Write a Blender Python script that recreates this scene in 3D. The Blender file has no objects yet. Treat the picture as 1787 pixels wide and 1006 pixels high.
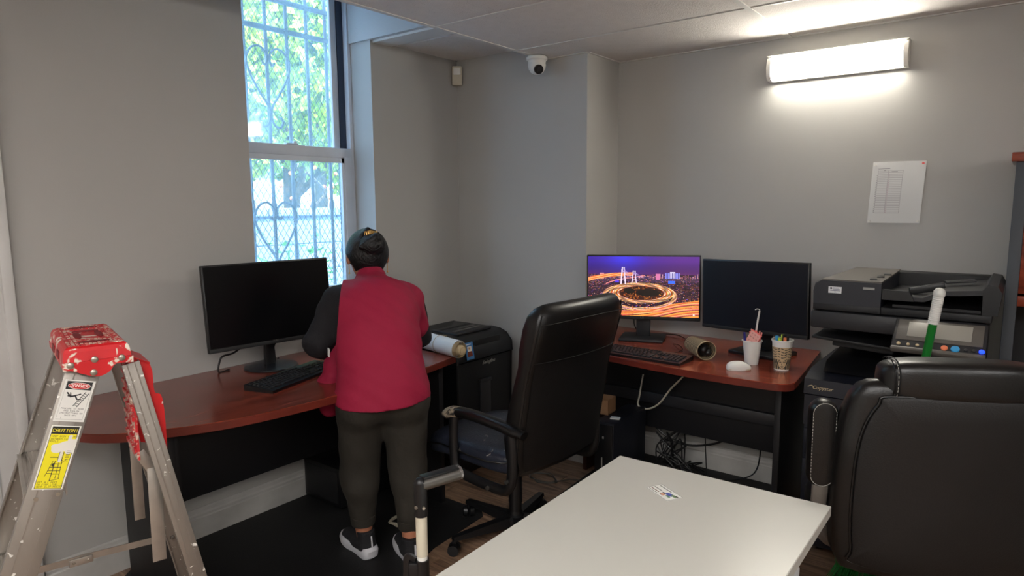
import bpy, bmesh, math, random
import numpy as np
from mathutils import Matrix, Vector, Euler
from mathutils import noise as mnoise

random.seed(7)
rng = np.random.default_rng(7)
S = bpy.context.scene
COL = S.collection
PI = math.pi

# ------------------------------------------------------------------ camera
FPX = 1156.5
cam_d = bpy.data.cameras.new('camera')
cam = bpy.data.objects.new('camera', cam_d)
COL.objects.link(cam)
cam_d.sensor_width = 36.0
cam_d.lens = FPX / 1787 * 36.0
cam_d.clip_start = 0.02
_y, _p, _r = (math.radians(a) for a in (-37.7146, 7.3445, -0.4005))
_f = Vector((math.sin(_y) * math.cos(_p), math.cos(_y) * math.cos(_p), -math.sin(_p)))
_rt = Vector((math.cos(_y), -math.sin(_y), 0))
_up = _rt.cross(_f)
_r2 = _rt * math.cos(_r) + _up * math.sin(_r)
_u2 = -_rt * math.sin(_r) + _up * math.cos(_r)
cam.matrix_world = Matrix(((_r2.x, _u2.x, -_f.x, 0), (_r2.y, _u2.y, -_f.y, 0),
                           (_r2.z, _u2.z, -_f.z, 1.5), (0, 0, 0, 1)))
S.camera = cam

# ------------------------------------------------------------------ world, lights, exposure
W = bpy.data.worlds.new('sky')
S.world = W
W.use_nodes = True
_n = W.node_tree.nodes
_bg = _n['Background']
_bg.inputs[0].default_value = (0.52, 0.74, 1.0, 1)
_bg.inputs[1].default_value = 3.9
sun_d = bpy.data.lights.new('sun', 'SUN')
sun_d.energy = 5.0
sun_d.angle = 0.02
sun_d.color = (1, 0.93, 0.8)
sun = bpy.data.objects.new('sun', sun_d)
sun.rotation_euler = Euler((math.radians(10), math.radians(34), 0))
COL.objects.link(sun)
LAMP = 25.0       # wall fixture diffuser emission
PANEL = 8.0      # ceiling panels behind the photographer
S.view_settings.view_transform = 'Standard'
S.view_settings.look = 'None'
S.view_settings.exposure = 1.05
S.view_settings.gamma = 1.0
S.view_settings.use_curve_mapping = False

# ------------------------------------------------------------------ materials
def lin(c):
    return tuple(((v / 12.92) if v <= 0.04045 else ((v + 0.055) / 1.055) ** 2.4) for v in c)

def rgb(r, g, b):
    return lin((r / 255, g / 255, b / 255))

def mat(name, col, rough=0.5, metal=0.0, var=0.0, vscale=8.0, bump=0.0, bscale=80.0, spec=0.5,
        coat=0.0, col2=None, stretch=None, emit=None, estr=0.0, vertex=False, sheen=0.0):
    m = bpy.data.materials.new(name)
    m.use_nodes = True
    nt = m.node_tree
    N, L = nt.nodes, nt.links
    b = N['Principled BSDF']
    b.inputs['Base Color'].default_value = (*col, 1)
    b.inputs['Roughness'].default_value = rough
    b.inputs['Metallic'].default_value = metal
    b.inputs['Specular IOR Level'].default_value = spec
    b.inputs['Coat Weight'].default_value = coat
    b.inputs['Coat Roughness'].default_value = 0.15
    if sheen:
        b.inputs['Sheen Weight'].default_value = sheen
    tc = N.new('ShaderNodeTexCoord')
    mp = N.new('ShaderNodeMapping')
    L.new(tc.outputs['Object'], mp.inputs[0])
    if stretch:
        mp.inputs['Scale'].default_value = stretch
    if vertex:
        a = N.new('ShaderNodeAttribute')
        a.attribute_name = 'Col'
        L.new(a.outputs['Color'], b.inputs['Base Color'])
        if estr:
            L.new(a.outputs['Color'], b.inputs['Emission Color'])
            b.inputs['Emission Strength'].default_value = estr
    else:
        if var or col2:
            nz = N.new('ShaderNodeTexNoise')
            nz.inputs['Scale'].default_value = vscale
            nz.inputs['Detail'].default_value = 5
            L.new(mp.outputs[0], nz.inputs['Vector'])
            r = N.new('ShaderNodeValToRGB')
            r.color_ramp.elements[0].position = 0.32
            r.color_ramp.elements[1].position = 0.68
            c2 = col2 if col2 else tuple(max(0, v * (1 + var)) for v in col)
            c1 = col if col2 else tuple(max(0, v * (1 - var)) for v in col)
            r.color_ramp.elements[0].color = (*c1, 1)
            r.color_ramp.elements[1].color = (*c2, 1)
            L.new(nz.outputs['Fac'], r.inputs[0])
            L.new(r.outputs[0], b.inputs['Base Color'])
        if emit:
            b.inputs['Emission Color'].default_value = (*emit, 1)
            b.inputs['Emission Strength'].default_value = estr
    if bump:
        n2 = N.new('ShaderNodeTexNoise')
        n2.inputs['Scale'].default_value = bscale
        n2.inputs['Detail'].default_value = 4
        L.new(mp.outputs[0], n2.inputs['Vector'])
        bp = N.new('ShaderNodeBump')
        bp.inputs['Strength'].default_value = bump
        bp.inputs['Distance'].default_value = 0.01
        L.new(n2.outputs['Fac'], bp.inputs['Height'])
        L.new(bp.outputs[0], b.inputs['Normal'])
    return m

def spots(m, col, scale=30.0, lo=0.62, hi=0.66, rough=0.6, stretch=None):
    """spatters of a second colour over the base colour of a material"""
    nt = m.node_tree
    N, L = nt.nodes, nt.links
    b = N['Principled BSDF']
    src = b.inputs['Base Color'].links[0].from_socket if b.inputs['Base Color'].links else None
    tc = N.new('ShaderNodeTexCoord')
    mp = N.new('ShaderNodeMapping')
    if stretch:
        mp.inputs['Scale'].default_value = stretch
    L.new(tc.outputs['Object'], mp.inputs[0])
    nz = N.new('ShaderNodeTexNoise')
    nz.inputs['Scale'].default_value = scale
    nz.inputs['Detail'].default_value = 3
    nz.inputs['Distortion'].default_value = 0.6
    L.new(mp.outputs[0], nz.inputs['Vector'])
    r = N.new('ShaderNodeMapRange')
    r.inputs['From Min'].default_value = lo
    r.inputs['From Max'].default_value = hi
    L.new(nz.outputs['Fac'], r.inputs['Value'])
    mx = N.new('ShaderNodeMix')
    mx.data_type = 'RGBA'
    L.new(r.outputs[0], mx.inputs['Factor'])
    if src:
        L.new(src, mx.inputs['A'])
    else:
        mx.inputs['A'].default_value = b.inputs['Base Color'].default_value
    mx.inputs['B'].default_value = (*col, 1)
    L.new(mx.outputs['Result'], b.inputs['Base Color'])
    m2 = N.new('ShaderNodeMix')
    m2.data_type = 'FLOAT'
    L.new(r.outputs[0], m2.inputs['Factor'])
    m2.inputs['A'].default_value = b.inputs['Metallic'].default_value
    m2.inputs['B'].default_value = 0.0
    L.new(m2.outputs['Result'], b.inputs['Metallic'])
    return m

def wood(name, dark, light, stretch, scale=6.0, rough=0.3, coat=0.3):
    m = mat(name, dark, rough, coat=coat, bump=0.03, bscale=30, stretch=stretch)
    nt = m.node_tree
    N, L = nt.nodes, nt.links
    b = N['Principled BSDF']
    mp = [n for n in N if n.type == 'MAPPING'][0]
    oi = N.new('ShaderNodeObjectInfo')
    ad = N.new('ShaderNodeVectorMath')
    ad.operation = 'ADD'
    sc = N.new('ShaderNodeVectorMath')
    sc.operation = 'SCALE'
    sc.inputs[0].default_value = (7.3, 3.1, 1.7)
    L.new(oi.outputs['Random'], sc.inputs['Scale'])
    L.new(mp.outputs[0], ad.inputs[0])
    L.new(sc.outputs[0], ad.inputs[1])
    nz = N.new('ShaderNodeTexNoise')
    nz.inputs['Scale'].default_value = scale
    nz.inputs['Detail'].default_value = 7
    nz.inputs['Roughness'].default_value = 0.62
    nz.inputs['Distortion'].default_value = 0.5
    L.new(ad.outputs[0], nz.inputs['Vector'])
    r = N.new('ShaderNodeValToRGB')
    r.color_ramp.elements[0].position = 0.35
    r.color_ramp.elements[1].position = 0.66
    r.color_ramp.elements[0].color = (*dark, 1)
    r.color_ramp.elements[1].color = (*light, 1)
    L.new(nz.outputs['Fac'], r.inputs[0])
    L.new(r.outputs[0], b.inputs['Base Color'])
    return m

M = {}
M['wall'] = mat('grey wall paint', rgb(178, 176, 172), 0.75, var=0.02, vscale=2, bump=0.05, bscale=220, spec=0.25)
M['white_paint'] = mat('white gloss paint', rgb(205, 203, 200), 0.4, var=0.04, vscale=6, bump=0.04, bscale=40)
M['base_paint'] = mat('scuffed white baseboard paint', rgb(188, 186, 182), 0.5, var=0.12, vscale=7, bump=0.05, bscale=40)
M['tile'] = spots(mat('mineral ceiling tile', rgb(216, 211, 207), 0.95, var=0.03, vscale=15, bump=0.35, bscale=160),
                  rgb(120, 112, 104), 170, 0.68, 0.72)
M['tee'] = mat('white ceiling grid', rgb(212, 210, 206), 0.5)
M['soffit'] = mat('soffit plaster', rgb(186, 186, 186), 0.9, bump=0.1, bscale=100)
M['plank'] = wood('brown vinyl plank', rgb(96, 72, 56), rgb(168, 136, 110), (1.2, 14, 6), 3.0, 0.42, 0.1)
M['cherry'] = wood('cherry laminate', rgb(98, 40, 28), rgb(148, 66, 46), (9, 1.0, 6), 3.2, 0.22, 0.35)
M['cherry_x'] = wood('cherry laminate, grain sideways', rgb(104, 44, 30), rgb(156, 72, 50), (1.0, 9, 6), 3.2, 0.22, 0.35)
M['cherry_edge'] = mat('cherry edge band', rgb(104, 38, 27), 0.35, var=0.15, vscale=12)
M['carcass'] = mat('black desk board', rgb(19, 18, 21), 0.55, var=0.08, vscale=5)
M['black_rubber'] = mat('black rubber', rgb(17, 17, 18), 0.65, var=0.2, vscale=4, bump=0.15, bscale=200)
M['black'] = mat('black plastic', rgb(16, 16, 18), 0.38, bump=0.03, bscale=300)
M['black_matte'] = mat('matte black plastic', rgb(20, 20, 22), 0.6, bump=0.05, bscale=300)
M['navy_black'] = mat('blue black plastic', rgb(25, 27, 36), 0.45, bump=0.04, bscale=260)
M['charcoal'] = mat('charcoal plastic', rgb(36, 36, 39), 0.45, bump=0.04, bscale=260)
M['copier_top'] = mat('taupe grey plastic', rgb(92, 87, 82), 0.45, bump=0.04, bscale=260)
M['screen_off'] = mat('switched off screen', rgb(7, 7, 9), 0.28, spec=0.3, coat=0.0)
M['screen_off2'] = mat('switched off matte screen', rgb(16, 20, 29), 0.34, spec=0.5)
M['leather'] = mat('black leather', rgb(14, 13, 13), 0.34, bump=0.07, bscale=240, var=0.12, vscale=10)
M['leather_back'] = mat('black vinyl', rgb(10, 9, 10), 0.5, bump=0.12, bscale=240)
M['leather_blue'] = spots(mat('worn seat leather', rgb(38, 42, 54), 0.30, bump=0.2, bscale=120),
                          rgb(128, 124, 120), 26, 0.66, 0.69)
M['worn_arm'] = spots(mat('peeling arm leather', rgb(40, 38, 38), 0.5, bump=0.3, bscale=90),
                      rgb(150, 138, 120), 40, 0.44, 0.5)
M['thread'] = mat('pale stitching', rgb(160, 158, 152), 0.8)
M['alu'] = spots(mat('scuffed aluminium', rgb(150, 143, 136), 0.42, 0.75, var=0.16, vscale=6, bump=0.08, bscale=60,
                     stretch=(1, 1, 0.25)), rgb(214, 210, 202), 55, 0.67, 0.69)
M['alu_clean'] = mat('brushed aluminium', rgb(176, 170, 162), 0.36, 0.8, var=0.1, vscale=20)
M['red'] = spots(mat('paint-spattered red plastic', rgb(196, 22, 30), 0.42, var=0.08, vscale=9, bump=0.06, bscale=60),
                 rgb(216, 206, 190), 30, 0.57, 0.60)
M['red_top'] = spots(mat('worn red plastic tread', rgb(186, 32, 38), 0.55, var=0.12, vscale=9, bump=0.1, bscale=60),
                     rgb(206, 186, 168), 60, 0.5, 0.6)
M['red_clean'] = spots(mat('red plastic', rgb(200, 20, 26), 0.4, var=0.05, vscale=9), rgb(220, 210, 200), 26, 0.70, 0.72)
M['hole'] = mat('dark red recess', rgb(120, 10, 20), 0.6)
M['rivet'] = mat('rivet metal', rgb(168, 160, 148), 0.35, 0.8)
M['steel'] = mat('dull steel', rgb(120, 118, 114), 0.35, 0.85)
M['chrome'] = mat('chrome', rgb(190, 190, 190), 0.18, 0.95)
M['laminate'] = mat('white laminate', rgb(194, 192, 184), 0.3, var=0.015, vscale=3, spec=0.4)
M['laminate_edge'] = mat('white edge', rgb(196, 196, 196), 0.4)
M['white_plastic'] = mat('white plastic', rgb(222, 220, 214), 0.4)
M['cream_plastic'] = mat('yellowed plastic', rgb(196, 188, 168), 0.45)
M['paper'] = mat('white paper', rgb(226, 226, 224), 0.8, bump=0.05, bscale=30)
M['paper_tan'] = mat('tan paper', rgb(196, 176, 140), 0.8)
M['card'] = mat('brown cardboard', rgb(150, 112, 78), 0.8, var=0.1)
M['print'] = mat('printed sheet', (1, 1, 1), 0.55, vertex=True)
M['lit_screen'] = mat('lit screen', (0, 0, 0), 0.3, vertex=True, estr=0.55)
_b = M['lit_screen'].node_tree
for _l in list(_b.links):
    if _l.to_socket.name == 'Base Color':
        _b.links.remove(_l)
M['lit_screen'].node_tree.nodes['Principled BSDF'].inputs['Base Color'].default_value = (0.01, 0.01, 0.012, 1)
M['frame_white'] = mat('window frame paint', rgb(205, 211, 220), 0.4, var=0.05, vscale=8)
M['frame_dark'] = mat('window channel', rgb(44, 56, 78), 0.5)
M['iron'] = mat('grey painted iron', rgb(120, 128, 140), 0.55, var=0.1, vscale=12)
M['mesh_wire'] = mat('galvanised mesh', rgb(62, 68, 74), 0.6, 0.1)
M['block'] = mat('pale painted block', rgb(150, 168, 186), 0.9, var=0.06, vscale=4, bump=0.2, bscale=40)
M['leaf'] = mat('leaf green', rgb(128, 172, 40), 0.5, col2=rgb(200, 216, 84), vscale=3)
M['leaf2'] = mat('fresh plant green', rgb(84, 190, 50), 0.5, col2=rgb(130, 222, 90), vscale=3)
M['bark'] = mat('bark', rgb(110, 96, 80), 0.9, var=0.2)
M['blossom'] = mat('orange blossom', rgb(236, 140, 80), 0.7)
M['yellow'] = mat('pale yellow plastic', rgb(240, 225, 140), 0.6)
M['green_pole'] = mat('green plastic coating', rgb(16, 112, 36), 0.3)
M['green_bristle'] = mat('green bristles', rgb(20, 120, 50), 0.6)
M['skin'] = mat('skin', rgb(176, 116, 88), 0.5, var=0.06, vscale=14, bump=0.05, bscale=120)
M['hair'] = mat('black hair', rgb(8, 8, 11), 0.38, bump=0.6, bscale=60, stretch=(1, 6, 1), spec=0.35)
M['shirt'] = mat('black knit', rgb(15, 14, 20), 0.85, bump=0.2, bscale=160, sheen=0.0)
M['vest'] = mat('magenta cotton', rgb(150, 10, 54), 0.8, var=0.05, vscale=5, bump=0.9, bscale=9)
M['trousers'] = mat('olive stretch cotton', rgb(40, 36, 29), 0.85, var=0.05, vscale=6, bump=0.6, bscale=16)
M['shoe'] = mat('black mesh shoe', rgb(24, 24, 28), 0.8, bump=0.3, bscale=300)
M['sole'] = mat('white foam sole', rgb(206, 206, 212), 0.6)
M['gold'] = mat('gold', rgb(214, 170, 100), 0.3, 0.8)
M['pink'] = mat('pink paper pad', rgb(238, 150, 142), 0.8)
M['coral'] = mat('coral paper edge', rgb(240, 116, 112), 0.8)
M['blue'] = mat('blue plastic', rgb(56, 150, 205), 0.35)
M['lime'] = mat('lime plastic', rgb(196, 222, 76), 0.35)
M['navy'] = mat('navy plastic', rgb(34, 34, 120), 0.35)
M['orange'] = mat('orange plastic', rgb(238, 130, 90), 0.35)
M['grey_key'] = mat('charcoal key', rgb(26, 26, 28), 0.5)
M['brown_box'] = mat('dark walnut', rgb(60, 30, 24), 0.5)
M['lamp'] = mat('lamp diffuser', rgb(255, 255, 255), 0.5, emit=(1.0, 0.955, 0.84), estr=LAMP)
M['lamp_fill'] = mat('fill lamp diffuser', rgb(255, 255, 255), 0.5, emit=(1.0, 0.985, 0.97), estr=13.0)  # glow of the added fill lamps out of view
M['panel_lamp'] = mat('ceiling panel diffuser', rgb(255, 255, 255), 0.5, emit=(1.0, 0.985, 0.96), estr=PANEL)
M['led_blue'] = mat('blue key light', rgb(20, 40, 230), 0.4, emit=rgb(20, 50, 255), estr=2.0)
M['lcd'] = mat('dim touch screen', rgb(150, 146, 138), 0.3)
# window glass; hazy look of overexposed daylight put into a bluish translucent mix
g = bpy.data.materials.new('hazy window glass')
g.use_nodes = True
_N, _L = g.node_tree.nodes, g.node_tree.links
_N.remove(_N['Principled BSDF'])
_tr = _N.new('ShaderNodeBsdfTransparent')
_tr.inputs[0].default_value = (0.94, 0.98, 1.0, 1)
_tl = _N.new('ShaderNodeBsdfTranslucent')
_tl.inputs[0].default_value = (0.62, 0.86, 1.0, 1)
_mx = _N.new('ShaderNodeMixShader')
_nz = _N.new('ShaderNodeTexNoise')
_nz.inputs['Scale'].default_value = 3.0
_nz.inputs['Detail'].default_value = 3
_mr = _N.new('ShaderNodeMapRange')
_mr.inputs['From Min'].default_value = 0.35
_mr.inputs['From Max'].default_value = 0.7
_mr.inputs['To Min'].default_value = 0.07
_mr.inputs['To Max'].default_value = 0.22
_L.new(_nz.outputs['Fac'], _mr.inputs['Value'])
_L.new(_mr.outputs[0], _mx.inputs[0])
_L.new(_tr.outputs[0], _mx.inputs[1])
_L.new(_tl.outputs[0], _mx.inputs[2])
_gl = _N.new('ShaderNodeBsdfGlossy')
_gl.inputs['Roughness'].default_value = 0.05
_m2 = _N.new('ShaderNodeMixShader')
_m2.inputs[0].default_value = 0.02
_L.new(_mx.outputs[0], _m2.inputs[1])
_L.new(_gl.outputs[0], _m2.inputs[2])
_L.new(_m2.outputs[0], _N['Material Output'].inputs[0])
M['glass'] = g

# ------------------------------------------------------------------ mesh helpers
def frame_from(d):
    d = Vector(d).normalized()
    a = Vector((0, 0, 1)) if abs(d.z) < 0.95 else Vector((1, 0, 0))
    u = d.cross(a).normalized()
    return u, d.cross(u).normalized(), d

class B:
    def __init__(s):
        s.v = []
        s.f = []

    def add(s, vs, fs, mx=None):
        o = len(s.v)
        s.v += [tuple((mx @ Vector(p)) if mx else p) for p in vs]
        s.f += [tuple(i + o for i in f) for f in fs]
        return s

    def box(s, c, d, rot=None, bev=0.0):
        x, y, z = d[0] / 2, d[1] / 2, d[2] / 2
        mx = Matrix.Translation(c) @ (Euler(rot).to_matrix().to_4x4() if rot else Matrix())
        b = min(bev, x * 0.95, y * 0.95, z * 0.95)
        if b <= 0:
            vs = [(i * x, j * y, k * z) for i in (-1, 1) for j in (-1, 1) for k in (-1, 1)]
            fs = [(0, 1, 3, 2), (4, 6, 7, 5), (0, 4, 5, 1), (2, 3, 7, 6), (0, 2, 6, 4), (1, 5, 7, 3)]
            return s.add(vs, fs, mx)
        bm = bmesh.new()
        bmesh.ops.create_cube(bm, size=1)
        bmesh.ops.scale(bm, vec=(2 * x, 2 * y, 2 * z), verts=bm.verts)
        bmesh.ops.bevel(bm, geom=list(bm.edges), offset=b, segments=2, profile=0.5, affect='EDGES')
        vs = [tuple(v.co) for v in bm.verts]
        bm.verts.index_update()
        fs = [tuple(v.index for v in f.verts) for f in bm.faces]
        bm.free()
        return s.add(vs, fs, mx)

    def box2(s, a, b, bev=0.0):
        return s.box([(a[i] + b[i]) / 2 for i in range(3)], [abs(b[i] - a[i]) for i in range(3)], None, bev)

    def rings(s, rs, cap=True, closed=False):
        n = len(rs[0])
        vs = [p for r in rs for p in r]
        fs = []
        m = len(rs)
        for i in range(m if closed else m - 1):
            k = (i + 1) % m
            for j in range(n):
                fs.append((i * n + j, i * n + (j + 1) % n, k * n + (j + 1) % n, k * n + j))
        if cap and not closed:
            fs.append(tuple(reversed(range(n))))
            fs.append(tuple((m - 1) * n + j for j in range(n)))
        return s.add([tuple(p) for p in vs], fs)

    def cyl(s, a, b, r0, r1=None, n=16, cap=True):
        r1 = r0 if r1 is None else r1
        a, b = Vector(a), Vector(b)
        u, w, d = frame_from(b - a)
        ring = lambda c, r: [c + (u * math.cos(2 * PI * i / n) + w * math.sin(2 * PI * i / n)) * r for i in range(n)]
        return s.rings([ring(a, r0), ring(b, r1)], cap)

    def lathe(s, prof, c=(0, 0, 0), d=(0, 0, 1), n=24, cap=True):
        u, w, d = frame_from(d)
        c = Vector(c)
        return s.rings([[c + d * z + (u * math.cos(2 * PI * i / n) + w * math.sin(2 * PI * i / n)) * max(r, 1e-4)
                         for i in range(n)] for r, z in prof], cap)

    def tube(s, pts, r, n=8, sub=5, flat=None, closed=False, up=None):
        P = [Vector(p) for p in pts]
        if sub > 1 and len(P) > 2:
            Q = []
            m = len(P)
            for i in range(m if closed else m - 1):
                p0 = P[(i - 1) % m] if (closed or i > 0) else P[0] * 2 - P[1]
                p1, p2 = P[i], P[(i + 1) % m]
                p3 = P[(i + 2) % m] if (closed or i + 2 < m) else p2 * 2 - p1
                for k in range(sub):
                    t = k / sub
                    Q.append(0.5 * ((2 * p1) + (p2 - p0) * t + (2 * p0 - 5 * p1 + 4 * p2 - p3) * t * t
                                    + (3 * p1 - p0 - 3 * p2 + p3) * t ** 3))
            if not closed:
                Q.append(P[-1])
            P = Q
        rs = []
        pu = None
        m = len(P)
        for i, p in enumerate(P):
            if closed:
                d = (P[(i + 1) % m] - P[(i - 1) % m]).normalized()
            else:
                d = (P[min(i + 1, m - 1)] - P[max(i - 1, 0)]).normalized()
            if up is not None:
                u = (Vector(up) - d * Vector(up).dot(d)).normalized()
            elif pu is None:
                u = frame_from(d)[0]
            else:
                u = (pu - d * pu.dot(d)).normalized()
            pu = u
            w = d.cross(u)
            rr = r(i / (m - 1)) if callable(r) else r
            ra, rb = (rr, rr) if flat is None else (rr, rr * flat)
            rs.append([p + u * math.cos(2 * PI * k / n) * ra + w * math.sin(2 * PI * k / n) * rb for k in range(n)])
        return s.rings(rs, True, closed)

    def prism(s, poly, h, mx=None):
        """poly: 2-D outline (counter-clockwise) extruded from z=0 to z=h"""
        n = len(poly)
        vs = [(p[0], p[1], 0) for p in poly] + [(p[0], p[1], h) for p in poly]
        fs = [tuple(reversed(range(n))), tuple(range(n, 2 * n))]
        fs += [(i, (i + 1) % n, n + (i + 1) % n, n + i) for i in range(n)]
        return s.add(vs, fs, mx)

    def sphere(s, c, r, sc=(1, 1, 1), n=16, m=10):
        c = Vector(c)
        rs = []
        for i in range(m + 1):
            a = -PI / 2 + PI * i / m
            q = max(math.cos(a), 0.001)
            rs.append([c + Vector((q * math.cos(2 * PI * k / n) * r * sc[0], q * math.sin(2 * PI * k / n) * r * sc[1],
                                   math.sin(a) * r * sc[2])) for k in range(n)])
        return s.rings(rs)

    def pillow(s, c, d, e=0.35, mx=None, n=28, m=14, fn=None):
        """superellipsoid cushion; e small = boxy"""
        c = Vector(c)
        pw = lambda v, q: math.copysign(abs(v) ** q, v)
        rs = []
        for i in range(m + 1):
            a = -PI / 2 + PI * i / m
            ca, sa = max(pw(math.cos(a), e), 0.001), pw(math.sin(a), e)
            ring = []
            for k in range(n):
                t = 2 * PI * k / n
                p = Vector((pw(math.cos(t), e) * ca * d[0] / 2, pw(math.sin(t), e) * ca * d[1] / 2, sa * d[2] / 2))
                if fn:
                    p = Vector(fn(p))
                if mx:
                    p = mx @ p
                ring.append(c + p)
            rs.append(ring)
        return s.rings(rs)

    def out(s, name, m, parent=None, smooth=35):
        me = bpy.data.meshes.new(name)
        me.from_pydata([tuple(p) for p in s.v], [], s.f)
        bm = bmesh.new()
        bm.from_mesh(me)
        bmesh.ops.recalc_face_normals(bm, faces=bm.faces)
        bm.to_mesh(me)
        bm.free()
        me.materials.append(M[m] if isinstance(m, str) else m)
        if smooth:
            me.polygons.foreach_set('use_smooth', [True] * len(me.polygons))
            me.set_sharp_from_angle(angle=math.radians(smooth))
        o = bpy.data.objects.new(name, me)
        COL.objects.link(o)
        if parent:
            o.parent = parent
        return o

def thing(name, label, cat, loc=(0, 0, 0), rz=0.0, group=None):
    o = bpy.data.objects.new(name, None)
    o.empty_display_size = 0.05
    o.location = loc
    o.rotation_euler = (0, 0, rz)
    COL.objects.link(o)
    return tag(o, label, cat, group)

def tag(o, label, cat, group=None):
    o['label'] = label
    o['category'] = cat
    if group:
        o['group'] = group
    return o

def struct(o):
    o['kind'] = 'structure'
    return o

def stuff(o):
    o['kind'] = 'stuff'
    return o

def one(b, name, m, label, cat, loc, rz=0.0, group=None, smooth=35):
    o = b.out(name, m, None, smooth)
    o.location = loc
    o.rotation_euler = (0, 0, rz)
    return tag(o, label, cat, group)

def dup(root, loc, rz, label=None):
    r = root.copy()
    COL.objects.link(r)
    r.location = loc
    r.rotation_euler = (0, 0, rz)
    if label:
        r['label'] = label
    for ch in list(root.children):
        c = ch.copy()
        COL.objects.link(c)
        c.parent = r
        for g2 in ch.children:
            d = g2.copy()
            COL.objects.link(d)
            d.parent = c
    return r

def lettering(txt, size, mx, m, parent, depth=0.0006, name='lettering', shear=0.0):
    cu = bpy.data.curves.new(name, 'FONT')
    cu.body = txt
    cu.size = size
    cu.extrude = depth
    cu.shear = shear
    cu.align_x = 'CENTER'
    cu.align_y = 'CENTER'
    cu.resolution_u = 3
    t = bpy.data.objects.new(name, cu)
    COL.objects.link(t)
    dg = bpy.context.evaluated_depsgraph_get()
    me = bpy.data.meshes.new_from_object(t.evaluated_get(dg))
    bpy.data.objects.remove(t)
    me.materials.clear()
    me.materials.append(M[m])
    me.transform(mx)
    o = bpy.data.objects.new(name, me)
    COL.objects.link(o)
    o.parent = parent
    return o

def basis(o, x, y, z=None):
    """matrix whose local x, y (and z) axes point along the given directions, at origin o"""
    x = Vector(x).normalized()
    y = Vector(y).normalized()
    z = Vector(z) if z else x.cross(y)
    z.normalize()
    return Matrix(((x.x, y.x, z.x, o[0]), (x.y, y.y, z.y, o[1]), (x.z, y.z, z.z, o[2]), (0, 0, 0, 1)))

# ------------------------------------------------------------------ printed matter: a small raster painted in code
G = {'A': '0E11111F111111', 'B': '1E11111E11111E', 'C': '0E11101010110E', 'D': '1E11111111111E', 'E': '1F10101E10101F',
     'F': '1F10101E101010', 'G': '0E11101713110F', 'H': '1111111F111111', 'I': '0E04040404040E', 'J': '0702020202120C',
     'K': '11121418141211', 'L': '1010101010101F', 'M': '111B1515111111', 'N': '11191513111111', 'O': '0E11111111110E',
     'P': '1E11111E101010', 'Q': '0E11111115120D', 'R': '1E11111E141211', 'S': '0F10100E01011E', 'T': '1F040404040404',
     'U': '1111111111110E', 'V': '11111111110A04', 'W': '1111111515150A', 'X': '11110A040A1111', 'Y': '11110A04040404',
     'Z': '1F01020408101F', '!': '04040404040004', '-': '0000000E000000', '.': '00000000000C0C', '0': '0E11131519110E',
     '1': '040C040404040E', '2': '0E11010204081F', '3': '1F02040201110E', ':': '000C0C000C0C00'}

class Canvas:
    def __init__(s, w, h, c=(255, 255, 255)):
        s.w, s.h = w, h
        s.a = np.zeros((h, w, 3))
        s.a[:] = c
        s.yy, s.xx = np.mgrid[0:h, 0:w]

    def rect(s, x0, y0, x1, y1, c):
        s.a[int(y0):int(y1), int(x0):int(x1)] = c

    def ell(s, cx, cy, rx, ry, c, k=1.0):
        m = ((s.xx - cx) / rx) ** 2 + ((s.yy - cy) / ry) ** 2 < k
        s.a[m] = c

    def line(s, x0, y0, x1, y1, t, c):
        d = max(1e-6, math.hypot(x1 - x0, y1 - y0) ** 2)
        u = np.clip(((s.xx - x0) * (x1 - x0) + (s.yy - y0) * (y1 - y0)) / d, 0, 1)
        m = np.hypot(s.xx - x0 - u * (x1 - x0), s.yy - y0 - u * (y1 - y0)) <= t
        s.a[m] = c

    def text(s, txt, x, y, c, k=1):
        for ch in txt:
            gl = G.get(ch)
            if gl:
                for r in range(7):
                    bits = int(gl[2 * r:2 * r + 2], 16)
                    for q in range(5):
                        if bits >> (4 - q) & 1:
                            s.rect(x + q * k, y + r * k, x + q * k + k, y + r * k + k, c)
            x += 6 * k

def print_mesh(cv, name, pos, m, parent, keep=None):
    """lays the raster on a surface: pos(u, v) gives the point for u, v in 0..1 (v = 0 at the top)"""
    h, w = cv.h, cv.w
    P = np.array([[pos(i / w, j / h) for i in range(w + 1)] for j in range(h + 1)], float).reshape(-1, 3)
    j, i = np.mgrid[0:h, 0:w]
    a = (j * (w + 1) + i).ravel()
    F = np.stack([a, a + w + 1, a + w + 2, a + 1], 1)
    C = (cv.a / 255.0).reshape(-1, 3)
    if keep is not None:
        k = keep.ravel()
        F, C = F[k], C[k]
    C = np.where(C <= 0.04045, C / 12.92, ((C + 0.055) / 1.055) ** 2.4)
    me = bpy.data.meshes.new(name)
    me.vertices.add(len(P))
    me.vertices.foreach_set('co', P.ravel())
    me.loops.add(F.size)
    me.loops.foreach_set('vertex_index', F.ravel())
    me.polygons.add(len(F))
    me.polygons.foreach_set('loop_start', np.arange(0, F.size, 4))
    me.update(calc_edges=True)
    at = me.color_attributes.new('Col', 'FLOAT_COLOR', 'CORNER')
    cc = np.ones((len(F), 4, 4))
    cc[:, :, :3] = C[:, None, :]
    at.data.foreach_set('color', cc.ravel())
    me.materials.append(M[m])
    o = bpy.data.objects.new(name, me)
    COL.objects.link(o)
    o.parent = parent
    return o

def flat(mx, w, h):
    """pos function of a flat print w x h centred on mx's origin (x right, y up)"""
    return lambda u, v: tuple(mx @ Vector(((u - 0.5) * w, (0.5 - v) * h, 0)))

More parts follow.
